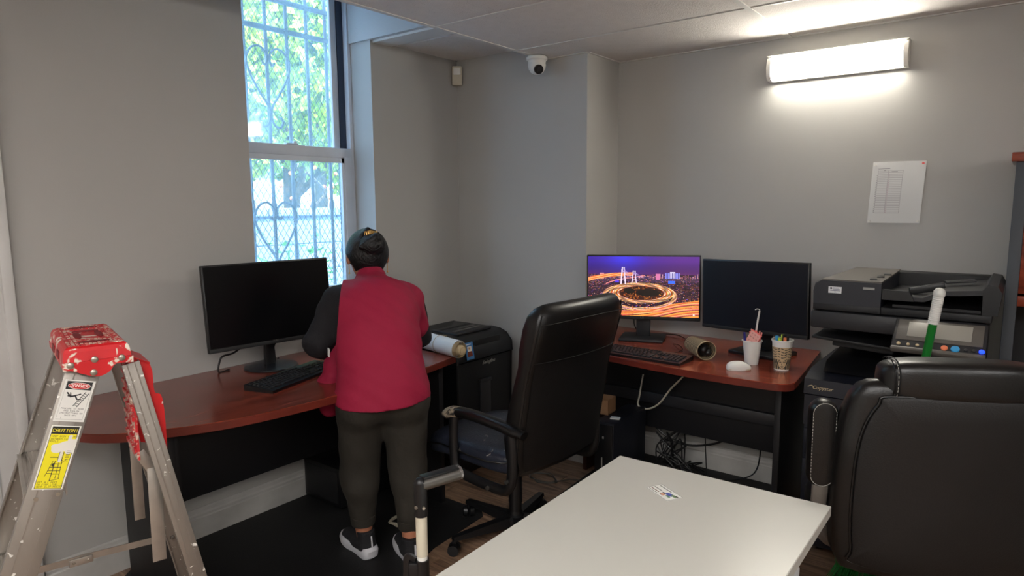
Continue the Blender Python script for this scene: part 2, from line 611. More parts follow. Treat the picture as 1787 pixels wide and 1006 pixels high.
# ------------------------------------------------------------------ organic surfaces: signed distances + surface nets
class SDF:
    def __init__(s, lo, hi, h):
        s.lo = np.array(lo, float)
        s.h = h
        s.n = np.ceil((np.array(hi) - s.lo) / h).astype(int) + 1
        s.d = np.full(s.n, 0.2, np.float32)

    def _blk(s, lo, hi, pad):
        a = np.maximum(((np.array(lo) - pad - s.lo) / s.h).astype(int), 0)
        b = np.minimum(((np.array(hi) + pad - s.lo) / s.h).astype(int) + 2, s.n)
        sl = tuple(slice(a[i], b[i]) for i in range(3))
        g3 = np.meshgrid(*[s.lo[i] + s.h * np.arange(a[i], b[i]) for i in range(3)], indexing='ij')
        return sl, g3

    def _join(s, sl, d, k, cut=False):
        o = s.d[sl]
        if cut:
            d = -d
            hh = np.clip(0.5 - 0.5 * (d - o) / k, 0, 1) if k else (d < o)
            s.d[sl] = np.maximum(o, d) if not k else d * (1 - hh) + o * hh + k * hh * (1 - hh)
        else:
            hh = np.clip(0.5 + 0.5 * (d - o) / k, 0, 1)
            s.d[sl] = d * (1 - hh) + o * hh - k * hh * (1 - hh)

    def cap(s, a, b, ra, rb, k=0.03, cut=False):
        a, b = np.array(a, float), np.array(b, float)
        r = max(ra, rb)
        sl, (X, Y, Z) = s._blk(np.minimum(a, b) - r, np.maximum(a, b) + r, k + 0.03)
        ab = b - a
        t = np.clip(((X - a[0]) * ab[0] + (Y - a[1]) * ab[1] + (Z - a[2]) * ab[2]) / max(ab @ ab, 1e-9), 0, 1)
        d = np.sqrt((X - a[0] - t * ab[0]) ** 2 + (Y - a[1] - t * ab[1]) ** 2 + (Z - a[2] - t * ab[2]) ** 2) - (ra + (rb - ra) * t)
        s._join(sl, d.astype(np.float32), k, cut)
        return s

    def ell(s, c, r, k=0.03, rot=None, cut=False):
        c, r = np.array(c, float), np.array(r, float)
        q = r.max()
        sl, (X, Y, Z) = s._blk(c - q, c + q, k + 0.03)
        p = np.stack([X - c[0], Y - c[1], Z - c[2]], -1)
        if rot is not None:
            p = p @ np.array(Euler(rot).to_matrix())
        k0 = np.sqrt(((p / r) ** 2).sum(-1))
        k1 = np.sqrt(((p / (r * r)) ** 2).sum(-1)) + 1e-9
        s._join(sl, (k0 * (k0 - 1) / k1).astype(np.float32), k, cut)
        return s

    def chain(s, pts, rs, k=0.03):
        for i in range(len(pts) - 1):
            s.cap(pts[i], pts[i + 1], rs[i], rs[i + 1], k)
        return s

    def plane(s, p, n, k=0.0):
        """keep the side the normal points away from"""
        n = np.array(n, float) / np.linalg.norm(n)
        g3 = np.meshgrid(*[s.lo[i] + s.h * np.arange(s.n[i]) - p[i] for i in range(3)], indexing='ij', sparse=True)
        d = g3[0] * n[0] + g3[1] * n[1] + g3[2] * n[2]
        s.d = np.maximum(s.d, d.astype(np.float32))
        return s

    def warp(s, amp, freq, seed=0.0):
        g3 = np.meshgrid(*[s.lo[i] + s.h * np.arange(s.n[i]) for i in range(3)], indexing='ij', sparse=True)
        X, Y, Z = g3
        w = np.sin(freq * (X + 0.6 * Z) + seed) * np.sin(freq * 0.8 * (Z - 0.5 * X) + 1.3 * seed) + 0.6 * np.sin(freq * 1.7 * (Z + X) + Y * freq)
        s.d = s.d + (amp * w).astype(np.float32)
        return s

    def out(s, name, m, parent):
        d = s.d
        ins = d < 0
        c = [(i, j, k) for i in (0, 1) for j in (0, 1) for k in (0, 1)]
        n = [q - 1 for q in d.shape]
        sub = lambda a, o: a[o[0]:o[0] + n[0], o[1]:o[1] + n[1], o[2]:o[2] + n[2]]
        cnt = sum(sub(ins, o).astype(np.int8) for o in c)
        act = (cnt > 0) & (cnt < 8)
        idx = np.full(n, -1, np.int64)
        I = np.argwhere(act)
        idx[act] = np.arange(len(I))
        acc = np.zeros((len(I), 3))
        wt = np.zeros(len(I))
        for a in c:
            for ax in range(3):
                if a[ax]:
                    continue
                b = list(a)
                b[ax] = 1
                da = d[I[:, 0] + a[0], I[:, 1] + a[1], I[:, 2] + a[2]].astype(float)
                db = d[I[:, 0] + b[0], I[:, 1] + b[1], I[:, 2] + b[2]].astype(float)
                x = (da < 0) != (db < 0)
                t = np.where(x, da / np.where(x, da - db, 1), 0)
                p = np.tile(np.array(a, float), (len(I), 1))
                p[:, ax] += t
                acc += p * x[:, None]
                wt += x
        V = s.lo + s.h * (I + acc / wt[:, None])
        Fs = []
        for ax in range(3):
            u, w = [(1, 2), (2, 0), (0, 1)][ax]
            a0 = [slice(1, n[q]) for q in range(3)]
            a0[ax] = slice(0, n[ax])
            a1 = list(a0)
            a1[ax] = slice(1, n[ax] + 1)
            A, Bq = ins[tuple(a0)], ins[tuple(a1)]
            E = np.argwhere(A != Bq)
            sg = A[tuple(E.T)]
            off = np.array([1 if q != ax else 0 for q in range(3)])
            E = E + off
            def at(du, dw):
                e = E.copy()
                e[:, u] -= du
                e[:, w] -= dw
                return idx[e[:, 0], e[:, 1], e[:, 2]]
            q4 = np.stack([at(1, 1), at(0, 1), at(0, 0), at(1, 0)], 1)
            q4 = np.where(sg[:, None], q4, q4[:, ::-1])
            Fs.append(q4)
        F = np.concatenate(Fs)
        F = F[(F >= 0).all(1)]
        me = bpy.data.meshes.new(name)
        me.vertices.add(len(V))
        me.vertices.foreach_set('co', V.ravel())
        me.loops.add(F.size)
        me.loops.foreach_set('vertex_index', F.ravel())
        me.polygons.add(len(F))
        me.polygons.foreach_set('loop_start', np.arange(0, F.size, 4))
        me.polygons.foreach_set('use_smooth', np.ones(len(F), bool))
        me.update(calc_edges=True)
        me.materials.append(M[m])
        o = bpy.data.objects.new(name, me)
        COL.objects.link(o)
        o.parent = parent
        return o

# ================================================================== THE ROOM
XW, YA, XS, YB, ZC, ZS = -2.87, 3.165, -1.925, 3.514, 2.297, 2.377
Y0, Y1 = 1.73, 2.475          # window opening
SILL = 0.95

def wall(name, boxes, m='wall'):
    b = B()
    for a, c in boxes:
        b.box2(a, c)
    return struct(b.out(name, m, None, 0))

wall('wall_left', [((-3.10, -2.5, -0.05), (XW, Y0, 2.85)), ((-3.10, Y1, -0.05), (XW, 3.7, 2.85)),
                   ((-3.10, Y0, -0.05), (XW, Y1, SILL)), ((-3.10, Y0, 2.71), (XW, Y1, 2.85))])
wall('wall_alcove', [((XW, YA, -0.05), (XS, 3.7, 2.7))])
wall('wall_back', [((XS, YB, -0.05), (1.6, 3.7, 2.7))])
wall('wall_right', [((1.6, -2.5, -0.05), (1.75, 3.7, 2.7))])
wall('wall_front', [((-3.10, -2.65, -0.05), (1.75, -2.5, 2.7))])

# floor: boards as parts
fl = struct(B().box2((-2.87, -2.5, -0.08), (1.6, 3.514, -0.012)).out('floor', 'black_matte', None, 0))
pw, pl = 0.152, 1.22
shared = {}
row = 0
y = -2.5
while y < YB - 0.01:
    w = min(pw, YB - y)
    x = XW - random.random() * pl
    while x < 1.6:
        a, c = max(x, XW), min(x + pl, 1.6)
        if c - a > 0.03:
            key = (round(c - a, 2), round(w, 3))
            if key not in shared:
                shared[key] = B().box((0, 0, -0.006), (c - a - 0.002, w - 0.002, 0.012), None, 0.0012).out('plank', 'plank', fl, 0)
                o = shared[key]
            else:
                o = shared[key].copy()
                COL.objects.link(o)
            o.location = ((a + c) / 2, y + w / 2, 0)
        x += pl
    y += pw
    row += 1

# suspended ceiling
ce = struct(B().box2((-2.2, -2.5, ZC + 0.06), (1.6, YB, ZC + 0.1)).out('ceiling', 'soffit', None, 0))
TX = [-2.2, -0.98, 0.24, 1.46, 1.6]
TY = [YB - 0.012 - 0.612 * i for i in range(11)]
lights_at = {(1, 6), (2, 6), (1, 8)}
tile_mesh = None
for i in range(4):
    for j in range(10):
        a, c = TX[i], TX[i + 1]
        lo = max(TY[j + 1], -2.5)
        if (i, j) in lights_at:
            continue
        if i < 3 and TY[j + 1] > -2.5:
            if tile_mesh is None:
                tile_mesh = B().box((0, 0, 0.008), (c - a - 0.008, 0.604, 0.016), None, 0.002).out('ceiling_tile', 'tile', ce, 0)
                o = tile_mesh
            else:
                o = tile_mesh.copy()
                COL.objects.link(o)
            o.location = ((a + c) / 2, (TY[j] + lo) / 2, ZC)
        else:
            o = B().box((0, 0, 0.008), (c - a - 0.008, TY[j] - lo - 0.008, 0.016)).out('ceiling_tile', 'tile', ce, 0)
            o.location = ((a + c) / 2, (TY[j] + lo) / 2, ZC)
for j in range(1, 10):
    B().box((-0.3, TY[j], ZC - 0.0005), (3.8, 0.012, 0.005)).out('grid_tee', 'tee', ce, 0)
for x in TX[1:4]:
    B().box((x, 0.5, ZC - 0.001), (0.022, 6.0, 0.006)).out('grid_tee', 'tee', ce, 0)
B().box2((-2.2, YB - 0.016, ZC - 0.004), (1.6, YB, ZC + 0.01)).out('wall_angle', 'tee', ce, 0)
B().box2((-2.2, YA - 0.014, ZC - 0.004), (XS, YA, ZC + 0.01)).out('wall_angle', 'tee', ce, 0)
B().box2((XS, YA, ZC - 0.004), (XS + 0.014, YB, ZC + 0.01)).out('wall_angle', 'tee', ce, 0)
t = struct(B().box2((-2.212, -2.5, ZC - 0.003), (-2.188, YA, ZC + 0.0)).box2((-2.214, -2.5, ZC - 0.001), (-2.206, YA, ZS))
           .box2((-2.235, -2.5, ZC + 0.014), (-2.212, YA, ZC + 0.02)).out('trim_1', 'tee', None, 0))
st = struct(B().box2((-2.87, 2.49, ZS), (-2.206, YA, 2.75)).box2((-3.10, -2.5, 2.72), (-2.206, 2.49, 2.77)).box2((-2.212, -2.5, ZC), (-2.204, 2.5, 2.72)).box2((-3.05, 2.462, ZS), (-2.206, 2.492, 2.72)).out('ceiling_strip', 'soffit', None, 0))
B().box2((-2.87, 2.492, ZS - 0.012), (-2.215, 2.625, ZS)).out('cover_board', 'tee', st, 0)
B().box2((-2.84, 2.66, ZS - 0.008), (-2.24, 3.14, ZS)).out('ceiling_tile', 'tile', st, 0)
B().box2((-2.87, 2.625, ZS - 0.004), (-2.845, YA, ZS)).out('wall_angle', 'tee', st, 0)
B().box2((-2.87, YA - 0.02, ZS - 0.004), (-2.214, YA, ZS)).out('wall_angle', 'tee', st, 0)

def baseboard(name, p, q, nrm, h=0.138):
    """from p to q, standing proud along nrm"""
    p, q, nrm = Vector((*p, 0)), Vector((*q, 0)), Vector((*nrm, 0))
    prof = [(0, 0), (0.016, 0), (0.016, h * 0.68), (0.012, h * 0.72), (0.013, h * 0.8), (0.009, h * 0.86), (0.008, h * 0.96), (0.003, h), (0, h)]
    rs = [[e + nrm * a + Vector((0, 0, z)) for a, z in prof] for e in (p, q)]
    return struct(B().rings(rs).out(name, 'base_paint', None, 20))

baseboard('baseboard_left', (XW, 0.78), (XW, YA), (1, 0))
baseboard('baseboard_alcove', (XW, YA), (XS, YA), (0, -1))
baseboard('baseboard_side', (XS + 0.0, YA), (XS, YB), (1, 0))
baseboard('baseboard_back', (XS, YB), (1.6, YB), (0, -1))

# white door casing and door at the left edge of the window wall
dr = struct(B().box2((XW - 0.02, -0.2, 0), (XW + 0.012, 0.66, 2.05)).out('door_1', 'white_paint', None, 0))
for z0, z1 in ((0.2, 0.9), (1.05, 1.9)):
    B().box2((XW, -0.08, z0), (XW + 0.018, 0.54, z1), 0.006).out('panel', 'white_paint', dr)
cs = B().box2((XW, 0.655, 0), (XW + 0.022, 0.772, 2.12), 0.003)
cs.box2((XW, 0.735, 0), (XW + 0.034, 0.772, 2.12), 0.006).box2((XW, 0.655, 0), (XW + 0.028, 0.672, 2.12), 0.005)
cs.box2((XW, -0.3, 2.05), (XW + 0.024, 0.772, 2.15), 0.003)
struct(cs.out('trim_2', 'white_paint', None))

# ------------------------------------------------------------------ window
win = struct(B().box2((-3.10, Y0, SILL), (-3.0, Y1, SILL + 0.03), 0.004).box2((-3.10, Y0, 2.67), (-3.03, Y1, 2.72))
             .box2((-3.10, 2.452, SILL), (-3.035, Y1, 2.71), 0.003).box2((-3.10, Y0, SILL), (-3.035, 1.752, 2.71), 0.003)
             .out('window_1', 'frame_white', None))
B().box2((-3.098, 2.412, SILL + 0.03), (-3.07, 2.452, 2.68)).out('sash_channel', 'frame_dark', win)
lo = B().box2((-3.06, Y0 + 0.02, 1.752), (-3.03, 2.452, 1.806), 0.005)
lo.box2((-3.06, 2.402, SILL + 0.03), (-3.03, 2.452, 1.76), 0.004).box2((-3.06, Y0 + 0.02, SILL + 0.03), (-3.03, Y0 + 0.07, 1.76), 0.004)
lo.box2((-3.06, Y0 + 0.02, SILL + 0.03), (-3.03, 2.452, SILL + 0.1), 0.004)
lo.box2((-3.055, 2.386, SILL + 0.1), (-3.035, 2.402, 1.752)).box2((-3.055, Y0 + 0.07, 1.725), (-3.035, 2.402, 1.752))
lo.out('lower_sash', 'frame_white', win)
up = B().box2((-3.096, 2.372, 1.77), (-3.075, 2.412, 2.68), 0.003).box2((-3.096, Y0 + 0.02, 1.77), (-3.075, Y0 + 0.06, 2.68), 0.003)
up.box2((-3.096, Y0 + 0.02, 1.77), (-3.075, 2.412, 1.80)).box2((-3.096, Y0 + 0.02, 2.64), (-3.075, 2.412, 2.68))
up.out('upper_sash', 'frame_white', win)
B().box2((-3.047, Y0 + 0.065, SILL + 0.09), (-3.044, 2.39, 1.74)).out('pane', 'glass', win, 0)
p_ = B().box2((-0.0015, -0.305, 1.79), (0.0015, 0.305, 2.66)).out('pane', 'glass', win, 0)
p_.location = (-3.085, 2.08, 0)
p_.rotation_euler = (0, 0, math.radians(2.4))   # turned only to move the wall lamp's reflection to the left
B().box2((-3.062, 2.04, 1.806), (-3.03, 2.11, 1.814), 0.002).box2((-3.05, 2.085, 1.81), (-3.036, 2.105, 1.826), 0.003).out('sash_latch', 'frame_white', win)

# ------------------------------------------------------------------ outside: grille, mesh, block wall, trees
gx = -3.2
gr = thing('window_grille', 'grey painted iron security grille with heart scrolls outside the window', 'grille', (gx, 2.1, 0.9))
def gl(b, name='bar', m='iron'):
    b.v = [(p[0] - gx, p[1] - 2.1, p[2] - 0.9) for p in b.v]
    return b.out(name, m, gr)
for yy in (1.68, 1.80, 1.93, 2.057, 2.182, 2.307, 2.433, 2.56):
    b = B().cyl((gx, yy, 0.86), (gx, yy, 2.85), 0.0095, n=10)
    b.lathe([(0.0095, 0), (0.015, 0.02), (0.015, 0.04), (0.0095, 0.06)], (gx, yy, 1.46), n=10)
    gl(b)
for z in (0.9, 2.41, 2.56, 2.82):
    gl(B().box2((gx - 0.006, 1.62, z - 0.012), (gx + 0.014, 2.62, z + 0.012), 0.002), 'rail')
for z in (1.0, 2.3):
    gl(B().box2((gx, 1.64, z - 0.01), (-3.099, 1.66, z + 0.01)), 'bracket')
    gl(B().box2((gx, 2.58, z - 0.01), (-3.099, 2.60, z + 0.01)), 'bracket')
for zc in (1.36, 2.16):
    for s in (-1, 1):
        yc = 2.057
        P = [(gx + 0.015, yc + s * a, zc + h) for a, h in ((0.035, 0.075), (0.02, 0.06), (0.008, 0.085), (0.012, 0.12), (0.05, 0.15), (0.095, 0.135), (0.125, 0.085),
                                                            (0.118, 0.03), (0.085, -0.04), (0.045, -0.10), (0.012, -0.15), (0.004, -0.20))]
        P += [(gx + 0.015, yc + s * a, zc + h) for a, h in ((0.02, -0.245), (0.055, -0.255), (0.072, -0.225), (0.055, -0.2))]
        gl(B().tube(P, 0.006, 6, 4), 'heart_scroll')
# diamond mesh sheet: one wire lattice nobody could count
b = B()
mx_, dy, dz = gx - 0.02, 0.036, 0.058
y_lo, y_hi, z_lo, z_hi = 1.62, 2.62, 0.9, 2.83
def strand(sg, c):
    # z = c + sg * (dz/dy) * (y - y_lo)
    k = sg * dz / dy
    ya, yb = y_lo, y_hi
    za, zb = c, c + k * (y_hi - y_lo)
    def clip(ya, za, yb, zb):
        pts = []
        for yq, zq in ((ya, za), (yb, zb)):
            zc2 = min(max(zq, z_lo), z_hi)
            pts.append((ya + (zc2 - za) / k, zc2))
        return pts
    (p, q), (r, t2) = clip(ya, za, yb, zb)
    if abs(r - p) > 0.01 and q != t2:
        b.cyl((mx_, p, q), (mx_, r, t2), 0.0018, n=3, cap=False)
c0 = z_lo - (y_hi - y_lo) * dz / dy
n0 = int((z_hi - c0) / dz) + 1
for i in range(n0):
    strand(1, c0 + i * dz)
    strand(-1, z_lo + i * dz)
o = one(b, 'wire_mesh', 'mesh_wire', 'diamond wire mesh sheet fixed behind the iron grille bars', 'mesh', (0, 0, 0), smooth=0)
stuff(o)

gd = struct(B().box2((-14, -6, 0.25), (-3.10, 14, 0.35)).out('ground', 'block', None, 0))
bw = thing('block_wall', 'low pale block wall with a capping course across the yard', 'wall', (-4.6, 3.2, 0.35))
B().box2((-0.09, -4.2, 0), (0.085, 4.2, 1.06)).out('wall_core', 'block', bw, 0)
blk = None
for r in range(5):
    for k in range(18):
        yy = -3.8 + k * 0.41 + (0.205 if r % 2 else 0)
        if blk is None:
            blk = B().box((0, 0, 0), (0.2, 0.402, 0.202), None, 0.004).out('block', 'block', bw, 0)
            o = blk
        else:
            o = blk.copy()
            COL.objects.link(o)
        o.location = (0, yy, 0.105 + r * 0.21)
cap = None
for k in range(13):
    o = B().box((0, 0, 0), (0.26, 0.6, 0.06), None, 0.008).out('coping', 'block', bw, 0) if cap is None else cap.copy()
    if cap is not None:
        COL.objects.link(o)
    cap = cap or o
    o.location = (0, -3.7 + k * 0.605, 1.09)

def leaves(n, c, r, size, m, name, parent, droop=0.0):
    vs, fs = [], []
    for i in range(n):
        while True:
            p = rng.uniform(-1, 1, 3)
            if (p ** 2).sum() < 1:
                break
        p = np.array(c) + p * np.array(r)
        u = rng.normal(size=3)
        u /= np.linalg.norm(u)
        w = np.cross(u, rng.normal(size=3))
        w /= np.linalg.norm(w)
        s = size * rng.uniform(0.6, 1.3)
        k = len(vs)
        nn = np.cross(u, w) * s * 0.12
        vs += [tuple(p - u * s), tuple(p - w * s * 0.55 + nn), tuple(p + u * s), tuple(p + w * s * 0.55 + nn)]
        fs += [(k, k + 1, k + 2, k + 3)]
    b = B()
    b.v, b.f = vs, fs
    return stuff(b.out(name, m, parent, 0))

for nm, lab, x, yy, h, cc in (
        ('tree', 'sunlit leafy tree nearest the block wall, seen through the window', -6.2, 4.2, 2.6, [((0, 0, 2.6), (1.1, 1.6, 1.2)), ((0.2, -1.2, 2.2), (0.8, 1.0, 1.1)), ((0, 1.0, 3.4), (1, 1.3, 1.0))]),
        ('tree', 'tall light green tree farther behind the yard wall', -8.4, 6.2, 3.6, [((0, 0, 3.6), (1.3, 2.2, 1.7)), ((0, -2.4, 3.0), (1.1, 1.4, 1.9)), ((0, 1.2, 2.0), (1.0, 1.3, 0.9))])):
    t = thing(nm, lab, 'tree', (x, yy, 0.35))
    bb = B().cyl((0, 0, 0), (0, 0, h * 0.75), 0.12, 0.06, 10)
    for q in range(6):
        a = q * 1.1
        bb.cyl((0, 0, h * (0.4 + 0.06 * q)), (0.5 * math.cos(a), 1.1 * math.sin(a), h * (0.75 + 0.05 * q)), 0.045, 0.015, 6)
    bb.out('trunk', 'bark', t)
    for c, r in cc:
        leaves(7000, c, r, 0.062, 'leaf', 'foliage', t)
t = thing('shrub', 'bright green leafy plant growing just outside the window', 'plant', (-3.75, 2.45, 0.35))
B().cyl((0, 0, 0), (0, 0.05, 0.85), 0.012, 0.006, 8).cyl((0, 0, 0.2), (0.05, 0.3, 0.85), 0.009, 0.004, 6).out('stem', 'leaf2', t)
for i in range(26):
    a = random.uniform(0, 2 * PI)
    q = random.uniform(0.05, 1)
    c = Vector((0.12 * math.cos(a), 0.05 + 0.24 * math.sin(a) + 0.08 * q, 0.60 + 0.36 * q))
    d = Vector((math.cos(a), math.sin(a), random.uniform(-0.3, 0.5))).normalized()
    u, w, _ = frame_from(d)
    l = random.uniform(0.05, 0.085)
    b = B()
    pts = [c - d * 0.02 + w * 0.0]
    vs = [c, c + d * l * 0.5 + u * l * 0.42, c + d * l * 1.3 - w * 0.01, c + d * l * 0.5 - u * l * 0.42, c + d * l * 0.6 + w * 0.008]
    b.add([tuple(v) for v in vs], [(0, 1, 4), (1, 2, 4), (2, 3, 4), (3, 0, 4)])
    b.out('leaf', 'leaf2', t, 0)
t = thing('blossom_branch', 'branch of orange blossoms above the block wall', 'branch', (-4.9, 3.55, 1.35))
br = B().tube([(0, -0.1, -1.0), (0, -0.05, 0), (0, 0.1, 0.25), (0.1, -0.15, 0.42)], 0.012, 6)
br.out('stem', 'bark', t)
for i in range(12):
    o = B().sphere((random.uniform(-0.1, 0.1), random.uniform(-0.35, 0.3), random.uniform(0.1, 0.48)), random.uniform(0.01, 0.02), n=8, m=6).out('blossom', 'blossom', t)
bg = thing('building', 'pale building far behind the trees', 'building', (-12.5, 7.5, 0.35))
B().box2((-1, -3.4, 0), (1, 3.4, 1.75)).out('facade', M['paper'], bg, 0)
B().box2((-1.1, -3.5, 1.75), (1.1, 3.5, 1.85)).out('roof', 'block', bg, 0)
for k in range(4):
    B().box2((1.0, -2.9 + k * 1.6, 0.7), (1.03, -2.1 + k * 1.6, 1.2)).out('window', 'frame_white', bg, 0)

# ------------------------------------------------------------------ lamps
lf = thing('wall_light', 'long bright wraparound fluorescent fixture high on the grey wall', 'light', (-0.765, YB, 2.146))
B().box((0, -0.012, 0), (0.606, 0.024, 0.122), None, 0.003).box((0, -0.037, 0.0585), (0.606, 0.072, 0.004)).out('housing', 'white_plastic', lf)
prof = [(0.050, 0.0), (0.052, 0.018), (0.046, 0.036), (0.03, 0.046), (0.0, 0.05), (-0.03, 0.046), (-0.046, 0.036), (-0.052, 0.018), (-0.050, 0.0)]
B().rings([[(x, -0.022 - d, z) for z, d in prof] for x in (-0.285, 0.285)]).out('diffuser', 'lamp', lf)
for s in (-1, 1):
    pr = [(z * 1.10, d * 1.08) for z, d in prof]
    B().rings([[(x, -0.02 - d, z) for z, d in pr] for x in (s * 0.284, s * 0.303)]).out('end_cap', 'white_plastic', lf)

for i, j in sorted(lights_at):
    cx_, cy_ = (TX[i] + TX[i + 1]) / 2, (TY[j] + TY[j + 1]) / 2
    if True:
        t = thing('ceiling_light', {(1, 6): 'recessed ceiling light panel just behind the camera near the window side', (2, 6): 'recessed ceiling light panel just behind the camera near the copier side', (1, 8): 'recessed ceiling light panel farthest behind the camera'}[(i, j)], 'light', (cx_, cy_, ZC), 0, 'ceiling panels behind the camera')
        tf = B().box((0, 0.295, 0.01), (1.2, 0.014, 0.03)).box((0, -0.295, 0.01), (1.2, 0.014, 0.03))
        tf.box((0.595, 0, 0.01), (0.014, 0.6, 0.03)).box((-0.595, 0, 0.01), (0.014, 0.6, 0.03))
        tf.out('frame', 'tee', t)
        B().box((0, 0, 0.012), (1.17, 0.57, 0.01)).out('diffuser', 'panel_lamp', t)

def fixture(label, loc, rz, w=1.2):  # added unseen lamps, put in to brighten the ceiling and left wall
    f = thing('wall_light', label, 'light', loc, rz)
    B().box((0, -0.012, 0), (w + 0.03, 0.024, 0.122), None, 0.003).out('housing', 'white_plastic', f)
    B().rings([[(x, -0.022 - d, z) for z, d in prof] for x in (-w / 2, w / 2)]).out('diffuser', 'lamp_fill', f)
    for s in (-1, 1):
        B().rings([[(x, -0.02 - d * 1.08, z * 1.1) for z, d in prof] for x in (s * w / 2, s * (w / 2 + 0.018))]).out('end_cap', 'white_plastic', f)
fixture('added fill light, out of view, on the wall behind the big chair', (1.6, 0.9, 2.0), -PI / 2)
fixture('added fill light, out of view, on the wall behind the camera', (-0.9, -2.5, 2.0), PI)
# ------------------------------------------------------------------ things on walls and ceiling
t = thing('security_camera', 'white dome security camera hanging from the ceiling edge', 'camera', (-2.19, 3.07, ZC - 0.003), math.radians(28))
B().lathe([(0.052, 0), (0.058, -0.006), (0.058, -0.018), (0.050, -0.024), (0.048, -0.034)], n=32).out('mount', 'white_plastic', t)
B().lathe([(0.047, -0.03), (0.049, -0.045), (0.046, -0.065), (0.034, -0.085), (0.018, -0.094), (0.002, -0.096)], n=32).out('housing', 'white_plastic', t)
ld = Vector((0.35, -0.85, -0.42)).normalized()
B().sphere((0.004, -0.012, -0.062), 0.034).out('eyeball', 'white_plastic', t)
B().cyl(Vector((0.004, -0.012, -0.062)) + ld * 0.02, Vector((0.004, -0.012, -0.062)) + ld * 0.036, 0.026, 0.025, 24).out('lens_ring', 'black', t)
B().cyl(Vector((0.004, -0.012, -0.062)) + ld * 0.03, Vector((0.004, -0.012, -0.062)) + ld * 0.039, 0.012, 0.011, 20).out('lens', 'charcoal', t)

t = thing('motion_sensor', 'yellowed white motion detector in the corner near the ceiling', 'sensor', (-2.835, 3.13, 2.22), math.radians(40))
B().box((0, 0, 0.055), (0.062, 0.035, 0.115), None, 0.008).out('housing', 'cream_plastic', t)
B().box((0, -0.018, 0.08), (0.044, 0.006, 0.042), None, 0.003).out('lens_window', 'white_plastic', t)
B().box((0, -0.018, 0.028), (0.05, 0.003, 0.04), None, 0.001).out('cover', 'cream_plastic', t)

# pinned list
cv = Canvas(106, 140, (214, 214, 212))
for i in range(25):
    yy = 20 + i * 4
    cv.rect(12, yy, 62, yy + 1, (176, 172, 174))
    if i > 2:
        cv.rect(10, yy - 2, 13, yy - 1, (110, 108, 112))
        cv.rect(34, yy - 2, 37, yy - 1, (188, 160, 168))
cv.rect(12, 15, 36, 16, (120, 118, 122))
cv.rect(24, 19, 28, 20, (110, 110, 112))
cv.rect(40, 22, 52, 23, (130, 130, 132))
for x in (12, 33, 62):
    cv.rect(x, 19, x + 1, 117, (178, 174, 176))
t = thing('pinned_paper', 'white sheet with a printed table pinned to the grey wall', 'paper', (-0.482, YB, 1.534))
def paper_pos(u, v):
    x = (u - 0.5) * 0.212 + (0.5 - v) * 0.012
    return (x, -0.004 - 0.004 * math.sin(PI * v) - 0.002 * math.sin(5 * u), (0.5 - v) * 0.28)
print_mesh(cv, 'sheet', paper_pos, 'print', t)
b = B().rings([[(paper_pos(u, v)[0], paper_pos(u, v)[1] + 0.0034, paper_pos(u, v)[2]) for u, v in ((0, 0), (0.5, 0), (1, 0), (1, 0.5), (1, 1), (0.5, 1), (0, 1), (0, 0.5))],
               [(paper_pos(u, v)[0], paper_pos(u, v)[1] + 0.0022, paper_pos(u, v)[2]) for u, v in ((0, 0), (0.5, 0), (1, 0), (1, 0.5), (1, 1), (0.5, 1), (0, 1), (0, 0.5))]])
b.out('backing', 'paper', t, 0)
for (u, v, m) in ((0.945, 0.04, 'coral'), (0.05, 0.05, 'white_plastic'), (0.04, 0.97, 'white_plastic'), (0.96, 0.97, 'white_plastic')):
    p = paper_pos(u, v)
    o = B().lathe([(0.0055, 0), (0.0035, 0.004), (0.0035, 0.008), (0.005, 0.011)], (p[0], p[1] + 0.001, p[2]), (0, -1, 0), 12).out('push_pin', m, t)
    if m == 'coral':
        o['label'] = 'red push pin'

# ================================================================== FURNITURE
def outline(pts, sub=6, sharp=()):
    """smooth closed outline through points; indices in sharp keep a corner"""
    n = len(pts)
    out = []
    for i in range(n):
        p1, p2 = np.array(pts[i]), np.array(pts[(i + 1) % n])
        p0 = np.array(pts[i - 1]) if i not in sharp else 2 * p1 - p2
        p3 = np.array(pts[(i + 2) % n]) if (i + 1) % n not in sharp else 2 * p2 - p1
        for k in range(sub):
            t = k / sub
            out.append(tuple(0.5 * (2 * p1 + (p2 - p0) * t + (2 * p0 - 5 * p1 + 4 * p2 - p3) * t * t + (3 * p1 - p0 - 3 * p2 + p3) * t ** 3)))
    return out

def slab(b, poly, z0, z1, bev=0.003):
    c = np.mean(poly, axis=0)
    def ring(z, ins):
        r = []
        n = len(poly)
        for i in range(n):
            a, q = np.array(poly[i - 1]), np.array(poly[(i + 1) % n])
            d = q - a
            d = d / (np.linalg.norm(d) + 1e-9)
            nn = np.array([-d[1], d[0]])
            if nn @ (c - np.array(poly[i])) < 0:
                nn = -nn
            p = np.array(poly[i]) + nn * ins
            r.append((p[0], p[1], z))
        return r
    b.rings([ring(z0, bev), ring(z0 + bev, 0), ring(z1 - bev, 0), ring(z1, bev)])
    return b

DZ = 0.755
# floor mats
def mat_pad(name, poly, label, m='black_rubber'):
    b = slab(B(), poly, 0, 0.005, 0.002)
    o = b.out(name, m, None)
    o.location = (0, 0, 0.0)
    return tag(o, label, 'mat')
mat_pad('chair_mat', [(-2.852, 1.09), (-2.852, 2.33), (-2.01, 2.345), (-1.965, 2.30), (-1.945, 1.95), (-1.85, 1.55), (-1.80, 0.7), (-2.5, 0.7)],
        'black rubber floor mat under the woman by the long desk')
mat_pad('chair_mat', [(-1.80, 2.62), (-1.88, 2.50), (-1.82, 2.46), (-1.60, 2.52), (-0.8, 2.52), (-0.8, 3.496), (-1.85, 3.496)],
        'black floor mat under the small desk beside the copier')

